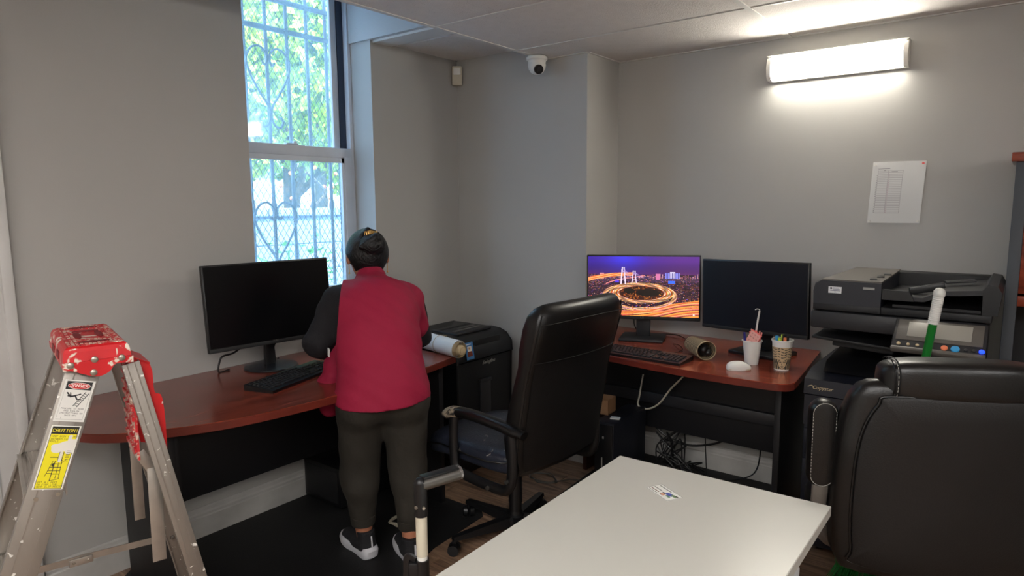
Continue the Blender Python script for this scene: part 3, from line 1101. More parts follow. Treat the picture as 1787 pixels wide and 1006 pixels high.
# left desk
d1 = thing('bow_front_desk', 'long cherry bow-front desk with black panels below the window', 'desk', (-2.5, 1.6, 0))
P = [(-2.868, 0.80), (-2.868, 2.345), (-2.165, 2.345), (-2.118, 2.05), (-2.094, 1.75), (-2.098, 1.45), (-2.145, 1.17), (-2.235, 0.98), (-2.34, 0.84), (-2.50, 0.765), (-2.68, 0.76)]
pp = [(x + 2.5, y - 1.6) for x, y in outline(P, 7, (0, 1, 2))]
b = slab(B(), pp, DZ - 0.003, DZ, 0.0008)
b.out('desk_surface', 'cherry', d1)
slab(B(), pp, DZ - 0.032, DZ - 0.003, 0.0015).out('desk_edge', 'cherry_edge', d1)
B().box2((-0.245, -0.567, 0), (0.145, -0.535, DZ - 0.033), 0.002).out('side_panel', 'carcass', d1)
B().box2((-0.36, 0.68, 0), (0.28, 0.71, DZ - 0.033), 0.002).out('side_panel', 'carcass', d1)
B().box2((-0.24, -0.535, 0.262), (-0.215, 0.68, DZ - 0.033), 0.001).out('modesty_panel', 'carcass', d1)
B().box2((0.11, -0.535, 0.0), (0.13, -0.515, DZ - 0.033), 0.001).out('edge_strip', 'carcass', d1)

# right desk
d2 = thing('office_desk', 'small cherry desk with rounded corner beside the copier', 'desk', (-1.3, 3.1, 0))
P = [(-1.90, 2.90), (-1.75, 2.845), (-1.58, 2.805), (-1.30, 2.762), (-1.06, 2.744), (-0.82, 2.748), (-0.745, 2.76), (-0.712, 2.80), (-0.712, 2.90), (-0.765, 3.508), (-1.90, 3.508)]
Q = outline(P, 6, (0, 9, 10))
pp = [(x + 1.3, y - 3.1) for x, y in Q]
slab(B(), pp, DZ - 0.003, DZ, 0.0008).out('desk_surface', 'cherry_x', d2)
slab(B(), pp, DZ - 0.032, DZ - 0.003, 0.0015).out('desk_edge', 'cherry_edge', d2)
B().box2((0.475, -0.13, 0), (0.502, 0.38, DZ - 0.033), 0.002).out('side_panel', 'carcass', d2)
B().box2((-0.585, -0.02, 0), (-0.56, 0.38, DZ - 0.033), 0.002).out('side_panel', 'brown_box', d2)
B().box2((-0.56, 0.19, 0.255), (0.475, 0.21, DZ - 0.033), 0.001).out('modesty_panel', 'carcass', d2)
B().box2((-0.56, 0.16, 0.40), (0.475, 0.19, 0.46), 0.002).out('support_rail', 'charcoal', d2)

# ------------------------------------------------------------------ monitors
def monitor(name, label, base_loc, rz, w, h, zb, stand, screen, foot, fwd=0.05, tilt=0.0, roll=0.0):
    """local: screen faces -Y, base centre at the origin; zb height of the lower edge of the housing above the desk"""
    t = thing(name, label, 'monitor', base_loc, rz)
    y = -fwd
    mx = Matrix.Translation((0, y, zb + h / 2)) @ Matrix.Rotation(tilt, 4, 'X') @ Matrix.Rotation(-math.radians(roll), 4, 'Y')
    def pb(a, c, nm, m, bev=0.0):
        o = B().box2(a, c, bev).out(nm, m, t)
        o.data.transform(mx)
        return o
    pb((-w / 2, -0.006, -h / 2), (w / 2, 0.016, h / 2), 'housing', 'black', 0.003)
    pb((-w / 2 + 0.06, 0.015, -h / 2 + 0.04), (w / 2 - 0.06, 0.042, h / 2 - 0.05), 'rear_cover', 'black_matte', 0.01)
    bz = 0.007
    bb = 0.020
    if screen == 'lit':
        scr = None
    else:
        pb((-w / 2 + bz, -0.0072, -h / 2 + bb), (w / 2 - bz, -0.0055, h / 2 - bz), 'screen', screen)
    pb((-w / 2 + 0.001, -0.0078, -h / 2 + 0.001), (w / 2 - 0.001, -0.005, -h / 2 + bb - 0.002), 'bezel', 'black_matte', 0.001)
    # stand
    if foot == 'disc':
        B().lathe([(0.118, 0), (0.120, 0.003), (0.116, 0.009), (0.07, 0.013), (0.0, 0.014)], n=48).out('stand_base', 'disc_base', t)
        B().box((0, 0.012, zb / 2 + 0.03), (0.048, 0.022, zb + 0.05), None, 0.006).out('stand_neck', 'black', t)
    else:
        B().box((0, 0, 0.008), foot, None, 0.005).out('stand_base', 'charcoal' if stand == 'g' else 'black', t)
        B().box((0, 0.02, zb / 2 + 0.03), (0.075, 0.028, zb + 0.06), None, 0.005).out('stand_neck', 'charcoal' if stand == 'g' else 'black_matte', t)
    return t, mx, (w - 2 * bz, h - bz - bb, (bb - bz) / 2)

M['disc_base'] = mat('glossy black stand', rgb(22, 24, 30), 0.25, coat=0.3)
# left monitor: faces the room, screen normal about +X
n1 = Vector((0.995, -0.098, 0))
m1, mx1, _ = monitor('monitor', 'large switched-off monitor on a round stand on the long desk', (-2.712, 1.685, DZ), math.atan2(n1.y, n1.x) + PI / 2,
                     0.595, 0.374, 0.117, 'd', 'screen_off', 'disc', 0.035, -0.09)
o = lettering('acer', 0.016, mx1 @ basis((0.0, -0.0086, -0.17), (1, 0, 0), (0, 0, 1)), 'steel', m1)
m1['note'] = ''
del m1['note']

# middle monitor with the wallpaper
n2 = Vector((0.33, -0.944, 0))
m2, mx2, (sw, sh, so) = monitor('monitor', 'lit monitor showing a glowing city ring road at night', (-1.615, 3.255, DZ), math.atan2(n2.y, n2.x) + PI / 2,
                                0.60, 0.347, 0.116, 'g', 'lit', (0.235, 0.20, 0.016), 0.05, 0.0, 0.7)
lettering('LG', 0.015, mx2 @ basis((0.0, -0.0086, -0.162), (1, 0, 0), (0, 0, 1)), 'steel', m2)
# a night view of a city with a spiral interchange and a cable-stayed bridge
Wp, Hp = 400, 226
cv = Canvas(Wp, Hp)
yy, xx = cv.yy / Hp, cv.xx / Wp
def mixc(a, b, t):
    return np.array(a) * (1 - t[..., None]) + np.array(b) * t[..., None]
sky = mixc((52, 20, 150), (92, 38, 140), np.clip(xx * 1.2, 0, 1))
sky = sky + (np.array((60, 60, 255)) - sky) * (np.exp(-((xx - 0.33) / 0.17) ** 2) * np.clip(1 - yy * 1.6, 0, 1))[..., None] * 0.75
hz = np.clip((yy - 0.08) / 0.24, 0, 1)
sky = mixc((0, 0, 0), (1, 1, 1), hz) * 0 + sky * (1 - hz[..., None] * 0.62) + np.array((150, 60, 120)) * (hz ** 2 * 0.42)[..., None]
cv.a = np.clip(sky, 0, 255)
r2 = np.random.default_rng(3)
hor = 0.30
msk = yy > hor
cv.a[msk] = np.array((44, 22, 40))
cv.a[(yy > 0.37) & (yy < 0.42)] = (70, 44, 70)
for i in range(150):            # skyline
    x = r2.uniform(0, Wp)
    h = r2.uniform(3, 16)
    w = r2.uniform(2, 7)
    c = [(80, 40, 80), (110, 60, 90), (150, 90, 100), (60, 40, 90)][r2.integers(4)]
    cv.rect(max(0, x), (hor + 0.06) * Hp - h, min(Wp, x + w), (hor + 0.07) * Hp, c)
    for k in range(4):
        cv.rect(max(0, x + r2.uniform(0, w)), (hor + 0.05) * Hp - h * r2.uniform(0, 1), min(Wp, x + w * 0.8 + 1), (hor + 0.055) * Hp - 0, (255, 190, 200)) if k == 0 and r2.random() < 0.25 else None
for i in range(2300):           # city lights
    x, y = r2.uniform(0, 1), hor + 0.02 + r2.uniform(0, 1) ** 1.3 * 0.68
    c = [(255, 170, 90), (255, 120, 80), (255, 210, 190), (240, 130, 190), (150, 110, 250), (180, 90, 60), (90, 50, 60), (40, 24, 34)][r2.integers(8)]
    s = 1 + int((y - hor) * 4 * r2.random())
    X, Y = int(x * Wp), int(y * Hp)
    cv.rect(X, Y, min(X + s + 1, Wp), min(Y + s, Hp), c)
for i in range(170):            # dark blocks and trees
    x, y = r2.uniform(0.5, 1), r2.uniform(0.44, 0.74)
    X, Y = int(x * Wp), int(y * Hp)
    cv.rect(X, Y, min(Wp, X + r2.integers(4, 14)), Y + r2.integers(2, 6), [(34, 18, 26), (60, 30, 34), (96, 52, 44)][r2.integers(3)])
for x0, x1, y0, c in ((0.70, 0.83, 0.27, (150, 150, 255)), (0.745, 0.79, 0.255, (230, 220, 255)), (0.62, 0.655, 0.285, (220, 120, 170)), (0.11, 0.15, 0.28, (230, 150, 150)), (0.73, 0.79, 0.40, (60, 110, 255)), (0.25, 0.29, 0.39, (90, 60, 230))):
    cv.rect(x0 * Wp, y0 * Hp, x1 * Wp, (y0 + 0.10 if y0 < 0.35 else y0 + 0.05) * Hp, c)
for k in range(10):
    cv.rect((0.70 + 0.013 * k) * Wp, 0.27 * Hp, (0.705 + 0.013 * k) * Wp, 0.37 * Hp, (60, 50, 130))
def ribbon(cx_, cy_, rx, ry, wd, ph=0.0, cols=((255, 150, 50), (255, 225, 160), (255, 120, 40), (255, 240, 220), (220, 80, 30))):
    q = np.sqrt(((xx - cx_) / rx) ** 2 + ((yy - cy_) / ry) ** 2)
    u = (q - 1) / wd
    m = (u > 0) & (u < 1)
    idx_ = (np.clip(u, 0, 0.999) * 10 + ph).astype(int) % len(cols)
    C = np.array(cols, float)[idx_]
    j = 0.82 + 0.25 * np.sin(np.arctan2((yy - cy_) / ry, (xx - cx_) / rx) * 9 + u * 6)
    cv.a[m] = np.clip(C[m] * j[m][:, None], 0, 255)
m = (yy > 0.92 - 0.30 * (xx - 0.3)) & (xx > 0.22)
st_ = ((yy + 0.30 * xx) * 70 + np.sin(xx * 9) * 1.5).astype(int) % 6
cv.a[m] = np.array([(255, 150, 60), (220, 90, 60), (255, 190, 110), (250, 120, 110), (120, 50, 40), (255, 170, 80)], float)[st_[m]]
for k in range(7):              # roads sweeping out to the right and left
    y = 0.80 + 0.035 * k
    for t in range(130):
        x = 0.25 + 0.75 * t / 130
        yv = y + 0.12 * math.sin((x - 0.25) * 3.0) * (1 - k * 0.3) - 0.22 * max(0, x - 0.62) * 1.2
        X, Y = int(x * Wp), int(yv * Hp)
        if Y < Hp - 2:
            cv.rect(X, Y, X + 4, Y + 3, [(255, 150, 60), (230, 100, 70), (255, 200, 120), (250, 130, 110), (200, 90, 60)][(k + t // 30) % 5])
ribbon(0.47, 0.655, 0.30, 0.195, 0.14, 0)
m = (((xx - 0.40) / 0.56) ** 2 + ((yy - 0.68) / 0.36) ** 2 > 1) & (((xx - 0.40) / 0.56) ** 2 + ((yy - 0.68) / 0.36) ** 2 < 1.34) & (xx < 0.42) & (yy < 0.75)
cv.a[m] = np.where((((xx * 37 + yy * 90) % 3) < 1.4)[..., None], np.array((255, 190, 120.)), np.array((240, 110, 50.)))[m]
ribbon(0.49, 0.61, 0.20, 0.118, 0.46, 2)
m = ((xx - 0.49) / 0.198) ** 2 + ((yy - 0.61) / 0.116) ** 2 < 1
cv.a[m] = (60, 26, 18)
for i in range(420):            # garden inside the ring
    a, q = r2.uniform(0, 2 * PI), r2.uniform(0, 1) ** 0.5
    X, Y = int((0.49 + 0.185 * q * math.cos(a)) * Wp), int((0.61 + 0.105 * q * math.sin(a)) * Hp)
    cv.rect(X, Y, X + 3, Y + 2, [(190, 90, 30), (30, 22, 10), (20, 16, 12), (110, 56, 20), (240, 150, 60)][r2.integers(5)])
cv.ell(0.38 * Wp, 0.575 * Hp, 0.055 * Wp, 0.045 * Hp, (26, 20, 12))
cv.ell(0.55 * Wp, 0.60 * Hp, 0.11 * Wp, 0.062 * Hp, (26, 18, 12))
for k in range(70):             # pillars lit under the ring
    a = PI * (0.15 + 0.75 * k / 70)
    X, Y = int((0.47 + 0.325 * math.cos(a)) * Wp), int((0.665 + 0.215 * math.sin(a)) * Hp)
    cv.rect(X, Y, X + 2, Y + 3, (255, 190, 210))
for k in range(60):             # approach ramp to the bridge
    t = k / 60
    X, Y = int((0.16 + 0.36 * t) * Wp), int((0.47 - 0.155 * t ** 0.6) * Hp)
    cv.rect(X, Y, X + 5, Y + 2, (255, 150, 150))
for tx, ty, hh, ww in ((0.325, 0.185, 0.27, 3), (0.425, 0.24, 0.20, 2)):   # towers
    for s in (-1, 1):
        cv.line((tx + s * 0.008) * Wp, ty * Hp, (tx + s * 0.020) * Wp, (ty + hh) * Hp, ww * 0.75, (245, 225, 250))
    cv.line((tx - 0.012) * Wp, (ty + hh * 0.25) * Hp, (tx + 0.012) * Wp, (ty + hh * 0.25) * Hp, 1, (220, 180, 240))
    cv.line((tx - 0.018) * Wp, (ty + hh * 0.7) * Hp, (tx + 0.018) * Wp, (ty + hh * 0.7) * Hp, 1, (250, 210, 230))
    for k in range(5):
        cv.line(tx * Wp, (ty + 0.02) * Hp, (tx + 0.02 + 0.017 * k) * Wp, (ty + hh * 0.55) * Hp, 0.5, (170, 140, 210))
cv.text('10', 0.26 * Wp, 0.79 * Hp, (255, 240, 240), 2)
cv.ell(0.955 * Wp, 0.955 * Hp, 3.5, 3.5, (255, 235, 220))
cv.a = np.clip(cv.a, 0, 255)
print_mesh(cv, 'screen', flat(mx2 @ basis((0, -0.0072, so), (1, 0, 0), (0, 0, 1)), sw, sh), 'lit_screen', m2)

# right monitor
n3 = Vector((-0.21, -0.978, 0))
m3, mx3, _ = monitor('monitor', 'switched-off wide monitor on a square stand next to the copier', (-0.978, 3.27, DZ), math.atan2(n3.y, n3.x) + PI / 2,
                     0.545, 0.345, 0.120, 'b', 'screen_off2', (0.25, 0.21, 0.018), 0.11, 0.0, 1.5)

# ------------------------------------------------------------------ keyboards
def keyboard(name, label, loc, rz, w=0.455, d=0.145):
    t = thing(name, label, 'keyboard', loc, rz)
    b = B().rings([[(x, -d / 2, 0), (x, -d / 2, 0.012), (x, d / 2, 0.024), (x, d / 2, 0)] for x in (-w / 2, w / 2)])
    b.out('case', 'black', t)
    keys = []
    rows = [(d / 2 - 0.016, [0.017] + [None] + [0.015] * 12), ]
    u = 0.0188
    y = d / 2 - 0.018
    zt = lambda y: 0.012 + (y + d / 2) / d * 0.012
    def put(x, y, kw, kh=0.0155):
        keys.append((x, y, kw, kh))
    x0 = -w / 2 + 0.012
    for k in range(13):
        put(x0 + 0.008 + k * 0.0222 + (0.006 if k else 0), y, 0.016, 0.011)
    ys = [d / 2 - 0.040 - r * 0.0188 for r in range(5)]
    lays = [[1] * 13 + [2], [1.5] + [1] * 12 + [1.5], [1.75] + [1] * 11 + [2.25], [2.25] + [1] * 10 + [2.75], [1.25] * 3 + [6.25] + [1.25] * 4]
    for r, lay in enumerate(lays):
        x = x0
        for q in lay:
            put(x + q * u / 2, ys[r], q * u - 0.003)
            x += q * u
    xb = x0 + 15 * u + 0.006
    for r in (0, 1):
        for k in range(3):
            put(xb + (k + 0.5) * u, ys[r], u - 0.003)
    for k in range(3):
        put(xb + (k + 0.5) * u, ys[4], u - 0.003)
    put(xb + 1.5 * u, ys[3], u - 0.003)
    xn = xb + 3 * u + 0.006
    for r in range(5):
        for k in range(4):
            if xn + (k + 0.5) * u < w / 2 - 0.004:
                put(xn + (k + 0.5) * u, ys[r], u - 0.003)
    cache = {}
    for x, y, kw, kh in keys:
        key = (round(kw, 4), kh)
        if key not in cache:
            a, c = kw / 2, kh / 2
            cache[key] = B().rings([[(-a, -c, 0), (a, -c, 0), (a, c, 0), (-a, c, 0)], [(-a * .97, -c * .97, 0.003), (a * .97, -c * .97, 0.003), (a * .97, c * .97, 0.003), (-a * .97, c * .97, 0.003)],
                                    [(-a * .8, -c * .78, 0.006), (a * .8, -c * .78, 0.006), (a * .8, c * .78, 0.006), (-a * .8, c * .78, 0.006)]]).out('key', 'grey_key', t, 30)
            o = cache[key]
        else:
            o = cache[key].copy()
            COL.objects.link(o)
        o.location = (x, y, zt(y) - 0.001)
        o.rotation_euler = (math.atan2(0.012, d), 0, 0)
    return t
keyboard('keyboard', 'black keyboard lying on the long desk before the round-stand monitor', (-2.445, 1.632, DZ), math.radians(107))
keyboard('keyboard', 'black keyboard on the small desk before the lit monitor', (-1.425, 2.875, DZ), math.radians(-1.5))

# ------------------------------------------------------------------ rolled paper
ax = Vector((-0.62, 0.13, 0))
ra = thing('paper_roll', 'rolled white drawings tied with string on the desk corner', 'paper', (-2.125, 2.325, DZ), math.atan2(ax.y, ax.x))
L = ax.length
b = B()
rs = []
for r, x in ((0.0405, 0.012), (0.043, 0.0), (0.043, 0.0), (0.043, L)):
    rs.append([(x, r * math.cos(2 * PI * k / 40), 0.043 + r * math.sin(2 * PI * k / 40)) for k in range(40)])
b.rings(rs)
b.out('outer_sheet', 'paper', ra)
b = B()
sp = []
for k in range(140):
    a = k / 140 * 2 * PI * 5
    r = 0.012 + 0.0285 * k / 140
    sp.append((r * math.cos(a), 0.043 + r * math.sin(a)))
vs, fs = [], []
for k, (p, q) in enumerate(sp):
    vs += [(-0.012, p, q), (0.03, p, q)]
    if k:
        fs.append((2 * k - 2, 2 * k - 1, 2 * k + 1, 2 * k))
b.add(vs, fs)
b.out('inner_sheets', 'paper_tan', ra)
B().lathe([(0.004, 0), (0.02, 0.002), (0.026, 0.012), (0.027, 0.06)], (-0.03, 0.0, 0.040), (1, 0, 0), 28).lathe([(0.006, 0), (0.014, 0.003), (0.016, 0.01)], (-0.036, 0, 0.040), (1, 0, 0), 20).out('core', 'paper_tan', ra)
B().tube([(0.16, 0.044 * math.cos(a), 0.044 + 0.0445 * math.sin(a)) for a in [2 * PI * k / 16 for k in range(16)]], 0.0013, 5, 2, closed=True).tube(
    [(0.16, -0.02, 0.083), (0.15, -0.035, 0.078), (0.14, -0.05, 0.02), (0.12, -0.06, 0.002), (0.05, -0.07, 0.002)], 0.0012, 5).out('string', 'paper_tan', ra)
# cover sheet lying behind the roll
one(B().box((0, 0, 0), (0.30, 0.21, 0.002), None, 0.0005), 'paper_sheet', 'paper', 'loose white sheets on the desk behind the paper roll', 'paper', (-2.52, 2.20, DZ + 0.0012), 0.15)

# ------------------------------------------------------------------ shredder
sx, sy = -2.58, 2.785
sh_ = thing('shredder', 'tall black paper shredder in the corner beside the long desk', 'shredder', (sx, sy, 0), PI / 2)
# local: front faces -Y -> world +X ; local x -> world +Y
def srings(zs):
    rs = []
    for z, w, d0, d1 in zs:
        rs.append([(x * w, y, z) for x, y in outline([(-0.225, d0), (-0.205, d0 - 0.022), (0.205, d0 - 0.022), (0.225, d0), (0.225, d1), (0.2, d1 + 0.02), (-0.2, d1 + 0.02), (-0.225, d1)], 3)])
    return rs
B().rings(srings([(0.0, 0.93, -0.19, 0.2), (0.02, 0.96, -0.20, 0.2), (0.64, 1.0, -0.205, 0.2)])).out('bin_cabinet', 'black', sh_)
B().rings(srings([(0.642, 1.01, -0.21, 0.2), (0.70, 1.01, -0.205, 0.2), (0.745, 1.0, -0.17, 0.2), (0.765, 0.97, -0.13, 0.19), (0.775, 0.9, -0.08, 0.17)])).out('cutter_head', 'black', sh_)
B().box2((-0.13, -0.14, 0.768), (0.17, 0.06, 0.783), 0.006).out('feed_frame', 'charcoal', sh_)
B().box2((-0.11, 0.0, 0.780), (0.15, 0.018, 0.7845)).out('feed_slot', 'carcass', sh_)
B().box2((-0.10, -0.10, 0.783), (0.13, -0.075, 0.786), 0.001).box2((-0.02, -0.055, 0.783), (0.13, -0.035, 0.786), 0.001).out('insert_bar', 'steel', sh_)
B().box((0.04, -0.214, 0.706), (0.22, 0.008, 0.085), (0.16, 0, 0), 0.004).out('control_panel', 'black_matte', sh_)
for r in range(3):
    for k in range((4, 3, 3)[r]):
        B().box((0.02 + 0.022 * k, -0.2175, 0.728 - 0.022 * r), (0.008, 0.003, 0.0045), (0.16, 0, 0)).out('button', 'steel' if r < 2 else 'charcoal', sh_)
B().box2((0.0, -0.232, 0.60), (0.03, -0.224, 0.615), 0.002).out('latch', 'charcoal', sh_)
B().box2((-0.045, -0.236, 0.04), (0.045, -0.226, 0.50), 0.004).box2((-0.05, -0.24, 0.5), (0.05, -0.226, 0.52), 0.003).out('bin_window', 'charcoal', sh_)
lettering('Swingline', 0.030, basis((0.03, -0.2335, 0.612), (1, 0, 0), (0, 0, 1)), 'thread', sh_, shear=0.35)
cv = Canvas(22, 34, (64, 122, 178))
cv.rect(5, 8, 17, 18, (226, 222, 214))
cv.rect(4, 18, 18, 28, (120, 52, 32))
cv.rect(8, 10, 13, 14, (190, 150, 110))
cv.rect(3, 3, 16, 5, (220, 230, 240))
print_mesh(cv, 'advert_sticker', flat(basis((-0.130, -0.2330, 0.70), (1, 0, 0), (0, 0.16, 1)), 0.062, 0.095), 'print', sh_)['label'] = 'blue and brown advert sticker'

# ------------------------------------------------------------------ black box, coil and strips on the floor
t = thing('computer_tower', 'small black computer case lying under the long desk by the wall', 'computer', (-2.72, 2.06, 0.006))
B().box2((-0.12, -0.14, 0.01), (0.17, 0.2, 0.21), 0.004).out('case', 'black', t)
B().box2((-0.10, -0.144, 0.03), (0.15, -0.14, 0.19), 0.002).out('front_panel', 'black_matte', t)
for x in (-0.09, 0.13):
    B().box2((x, -0.12, 0), (x + 0.02, 0.17, 0.012)).out('foot', 'black_rubber', t)
def coil(name, label, loc, r, loops, m, thick, cat='cable', tail=None, seed=1, sq=(1, 1)):
    q = random.Random(seed)
    P = []
    for k in range(loops * 9):
        a = k / 9 * 2 * PI
        rr = r * q.uniform(0.72, 1.15)
        P.append((rr * math.cos(a) * sq[0] + q.uniform(-0.01, 0.01), rr * math.sin(a) * sq[1] + q.uniform(-0.01, 0.01), thick + 0.004 * (k / 9) + q.uniform(0, 0.006)))
    if tail:
        P += tail
    return one(B().tube(P, thick, 6, 4), name, m, label, cat, loc)
coil('cable', 'cream cable coiled loosely on the black mat behind the woman', (-2.22, 2.02, 0.005), 0.06, 4, 'cream_plastic', 0.003, tail=[(-0.08, 0.05, 0.02), (-0.12, 0.12, 0.06)], seed=3)
coil('cable', 'thin grey cable looped on the wooden floor under the first chair', (-1.98, 2.83, 0.0), 0.09, 2, 'steel', 0.003, tail=[(0.15, 0.1, 0.004), (0.28, 0.02, 0.004)], seed=9, sq=(1, 0.7))

# under the right desk
t = thing('computer_tower', 'slim black computer tower standing under the small desk', 'computer', (-1.62, 3.02, 0.006))
B().box2((-0.055, -0.17, 0.008), (0.055, 0.19, 0.385), 0.004).out('case', 'navy_black', t)
B().box2((-0.05, -0.176, 0.02), (0.05, -0.168, 0.375), 0.003).out('front_panel', 'black', t)
B().box2((-0.005, -0.178, 0.30), (0.003, -0.1755, 0.312)).box2((-0.01, -0.178, 0.13), (-0.004, -0.1755, 0.2)).out('status_light', 'thread', t)
for yy in (-0.14, 0.15):
    B().box2((-0.06, yy, 0), (0.06, yy + 0.02, 0.01)).out('foot', 'black_rubber', t)
one(B().box((0, 0, 0), (0.05, 0.035, 0.008), None, 0.003), 'adapter', 'white_plastic', 'small white adapter on top of the slim tower', 'adapter', (-1.60, 2.93, 0.3955), 0.3)
t = thing('cardboard_box', 'small open cardboard box on the slim tower behind the first chair', 'box', (-1.70, 3.00, 0.392), 0.1)
bx_ = B().box2((-0.04, -0.05, 0), (0.04, 0.05, 0.004))
for a, c in (((-0.04, -0.05, 0), (-0.037, 0.05, 0.08)), ((0.037, -0.05, 0), (0.04, 0.05, 0.08)), ((-0.04, -0.05, 0), (0.04, -0.047, 0.08)), ((-0.04, 0.047, 0), (0.04, 0.05, 0.08))):
    bx_.box2(a, c)
bx_.out('body', 'card', t)
B().box((-0.05, 0, 0.085), (0.03, 0.094, 0.003), (0, 0.6, 0)).out('flap', 'card', t)

def cable(label, pts, m='black', r=0.0032, name='cable'):
    p0 = Vector(pts[0])
    return one(B().tube([Vector(p) - p0 for p in pts], r, 6, 6), name, m, label, 'cable', p0)
cable('pale cable drooping from the underside of the small desk', [(-1.28, 3.20, 0.71), (-1.351, 3.2, 0.60), (-1.422, 3.2, 0.516), (-1.485, 3.2, 0.426), (-1.551, 3.2, 0.385), (-1.606, 3.2, 0.394), (-1.62, 3.24, 0.44), (-1.62, 3.28, 0.55)], 'cream_plastic', 0.005)
cable('thick black cable bowing across the baseboard under the small desk', [(-1.62, 3.32, 0.30), (-1.5, 3.34, 0.20), (-1.38, 3.36, 0.17), (-1.25, 3.38, 0.20), (-1.18, 3.40, 0.24), (-1.14, 3.42, 0.27)], 'black', 0.006)
cable('black cable dropping to the power adapter under the small desk', [(-1.0, 3.38, 0.35), (-1.0, 3.38, 0.2), (-1.02, 3.36, 0.10), (-1.10, 3.34, 0.05), (-1.18, 3.32, 0.03), (-1.22, 3.31, 0.02)], 'black', 0.004)
cable('thin black cable hanging straight down behind the small desk', [(-1.30, 3.40, 0.35), (-1.30, 3.40, 0.2), (-1.29, 3.39, 0.1), (-1.28, 3.38, 0.02)], 'black', 0.003)
q = random.Random(4)
kind = ['looping over the tower side', 'curling lowest on the mat', 'arching highest beside the tower', 'trailing toward the outlet', 'crossed by the others near the floor', 'knotted nearest the tower']
for i in range(6):
    P = []
    x, z = -1.52 + 0.02 * i, 0.28 - 0.02 * i
    for k in range(9):
        P.append((-1.54 + 0.30 * q.random() * (0.4 + 0.1 * i), 3.26 + 0.12 * q.random(), 0.012 + (0.26 if i < 4 else 0.1) * abs(math.sin(k * 0.9 + i)) * q.uniform(0.6, 1)))
    cable('black cable in the tangle under the small desk, ' + kind[i], P, 'black', 0.004)['group'] = 'tangled cables under the small desk'
t = thing('power_strip', 'black power strip on the mat under the small desk', 'power strip', (-1.40, 3.28, 0.006), math.radians(-12))
B().box((0, 0, 0.017), (0.24, 0.045, 0.032), None, 0.005).out('body', 'navy_black', t)
for k in range(5):
    B().box((-0.09 + 0.045 * k, 0, 0.0335), (0.026, 0.026, 0.003), None, 0.001).out('socket', 'black', t)
one(B().box((0, 0, 0.02), (0.14, 0.06, 0.038), None, 0.006), 'power_adapter', 'navy_black', 'black power brick on the mat under the small desk', 'adapter', (-1.24, 3.24, 0.006), math.radians(-8))
coil('cable', 'grey cable coil on the mat in front of the power strip', (-1.48, 3.20, 0.006), 0.05, 4, 'charcoal', 0.004, seed=8)
cable('black power cable leaving the round-stand monitor toward the wall', [(-2.75, 1.62, 0.90), (-2.78, 1.55, 0.84), (-2.79, 1.50, 0.83), (-2.795, 1.485, 0.81), (-2.80, 1.48, DZ + 0.004), (-2.80, 1.53, DZ + 0.004)], 'black', 0.0045)
cable('black signal cable hooked below the round-stand monitor', [(-2.74, 1.78, 0.90), (-2.78, 1.75, 0.84), (-2.80, 1.76, 0.80), (-2.81, 1.77, DZ + 0.004), (-2.83, 1.80, DZ + 0.004)], 'black', 0.004)
cable('thin black cable standing off the desk behind the keyboard', [(-2.80, 2.0, DZ + 0.004), (-2.79, 2.02, DZ + 0.05), (-2.78, 1.99, DZ + 0.065), (-2.74, 1.99, DZ + 0.03), (-2.68, 2.02, DZ + 0.004)], 'black', 0.003)
cable('black cable winding behind the lit monitor stand on the small desk', [(-1.72, 3.37, DZ + 0.16), (-1.72, 3.36, DZ + 0.05), (-1.68, 3.40, DZ + 0.004), (-1.50, 3.42, DZ + 0.01), (-1.40, 3.36, DZ + 0.004), (-1.32, 3.36, DZ + 0.004)], 'black', 0.003)
cable('thin mouse cable looping on the small desk behind the sleeves', [(-1.42, 3.22, DZ + 0.003), (-1.36, 3.16, DZ + 0.012), (-1.32, 3.10, DZ + 0.004), (-1.33, 3.02, DZ + 0.003)], 'black', 0.002)

# ------------------------------------------------------------------ cups, sleeves, mouse
def cup_sleeve_canvas(face=True):
    w, h = 230, 96
    kraft, ink = (190, 164, 128), (44, 46, 42)
    cv = Canvas(w, h, kraft)
    X, Y = cv.xx.astype(float), cv.yy.astype(float)
    cx_ = 0.5 * w
    dx = (X - cx_)
    # rows of wavy bands like combed hair and crown bars
    for side in (-1, 1):
        u = dx * side
        for k in range(7):
            off = 17 + 9.5 * k
            curve = off + 7 * np.sin((Y - 30) / 13.0 + k * 0.3) * (Y > 52) + 0.14 * (Y - 50) * (Y > 50)
            m = (np.abs(u - curve) < 2.9) & (Y > 50)
            cv.a[m] = ink
    for r in range(4):
        y0 = 7 + r * 11.5
        for k in range(-8, 9):
            x0 = cx_ + k * 13.2
            wob = y0 + 3 * np.sin((X + r * 4) / 6.2)
            m = (np.abs(Y - wob) < 1.9) & (np.abs(X - x0) < 5.2)
            cv.a[m] = ink
    if face:
        m = (dx / 17) ** 2 + ((Y - 70) / 21) ** 2 < 1
        cv.a[m] = kraft
        for s in (-1, 1):
            cv.line(cx_ + s * 4, 63, cx_ + s * 13, 62, 1.2, ink)
            cv.line(cx_ + s * 4, 58, cx_ + s * 13, 56, 0.8, ink)
            cv.line(cx_ + s * 4, 64, cx_ + s * 11, 65, 0.9, ink)
        cv.line(cx_ - 2, 64, cx_ - 2.5, 75, 0.7, ink)
        cv.line(cx_ - 2.5, 76, cx_ + 2, 76, 0.8, ink)
        cv.line(cx_ - 5, 82, cx_ + 5, 82, 1.4, ink)
        cv.line(cx_ - 3, 84.5, cx_ + 3, 84.5, 0.8, ink)
        cv.ell(cx_, 70, 17.6, 21.6, ink, 1.0) if False else None
        q = np.sqrt((dx / 17) ** 2 + ((Y - 70) / 21) ** 2)
        cv.a[(q > 0.97) & (q < 1.12) & (Y > 52)] = ink
    return cv

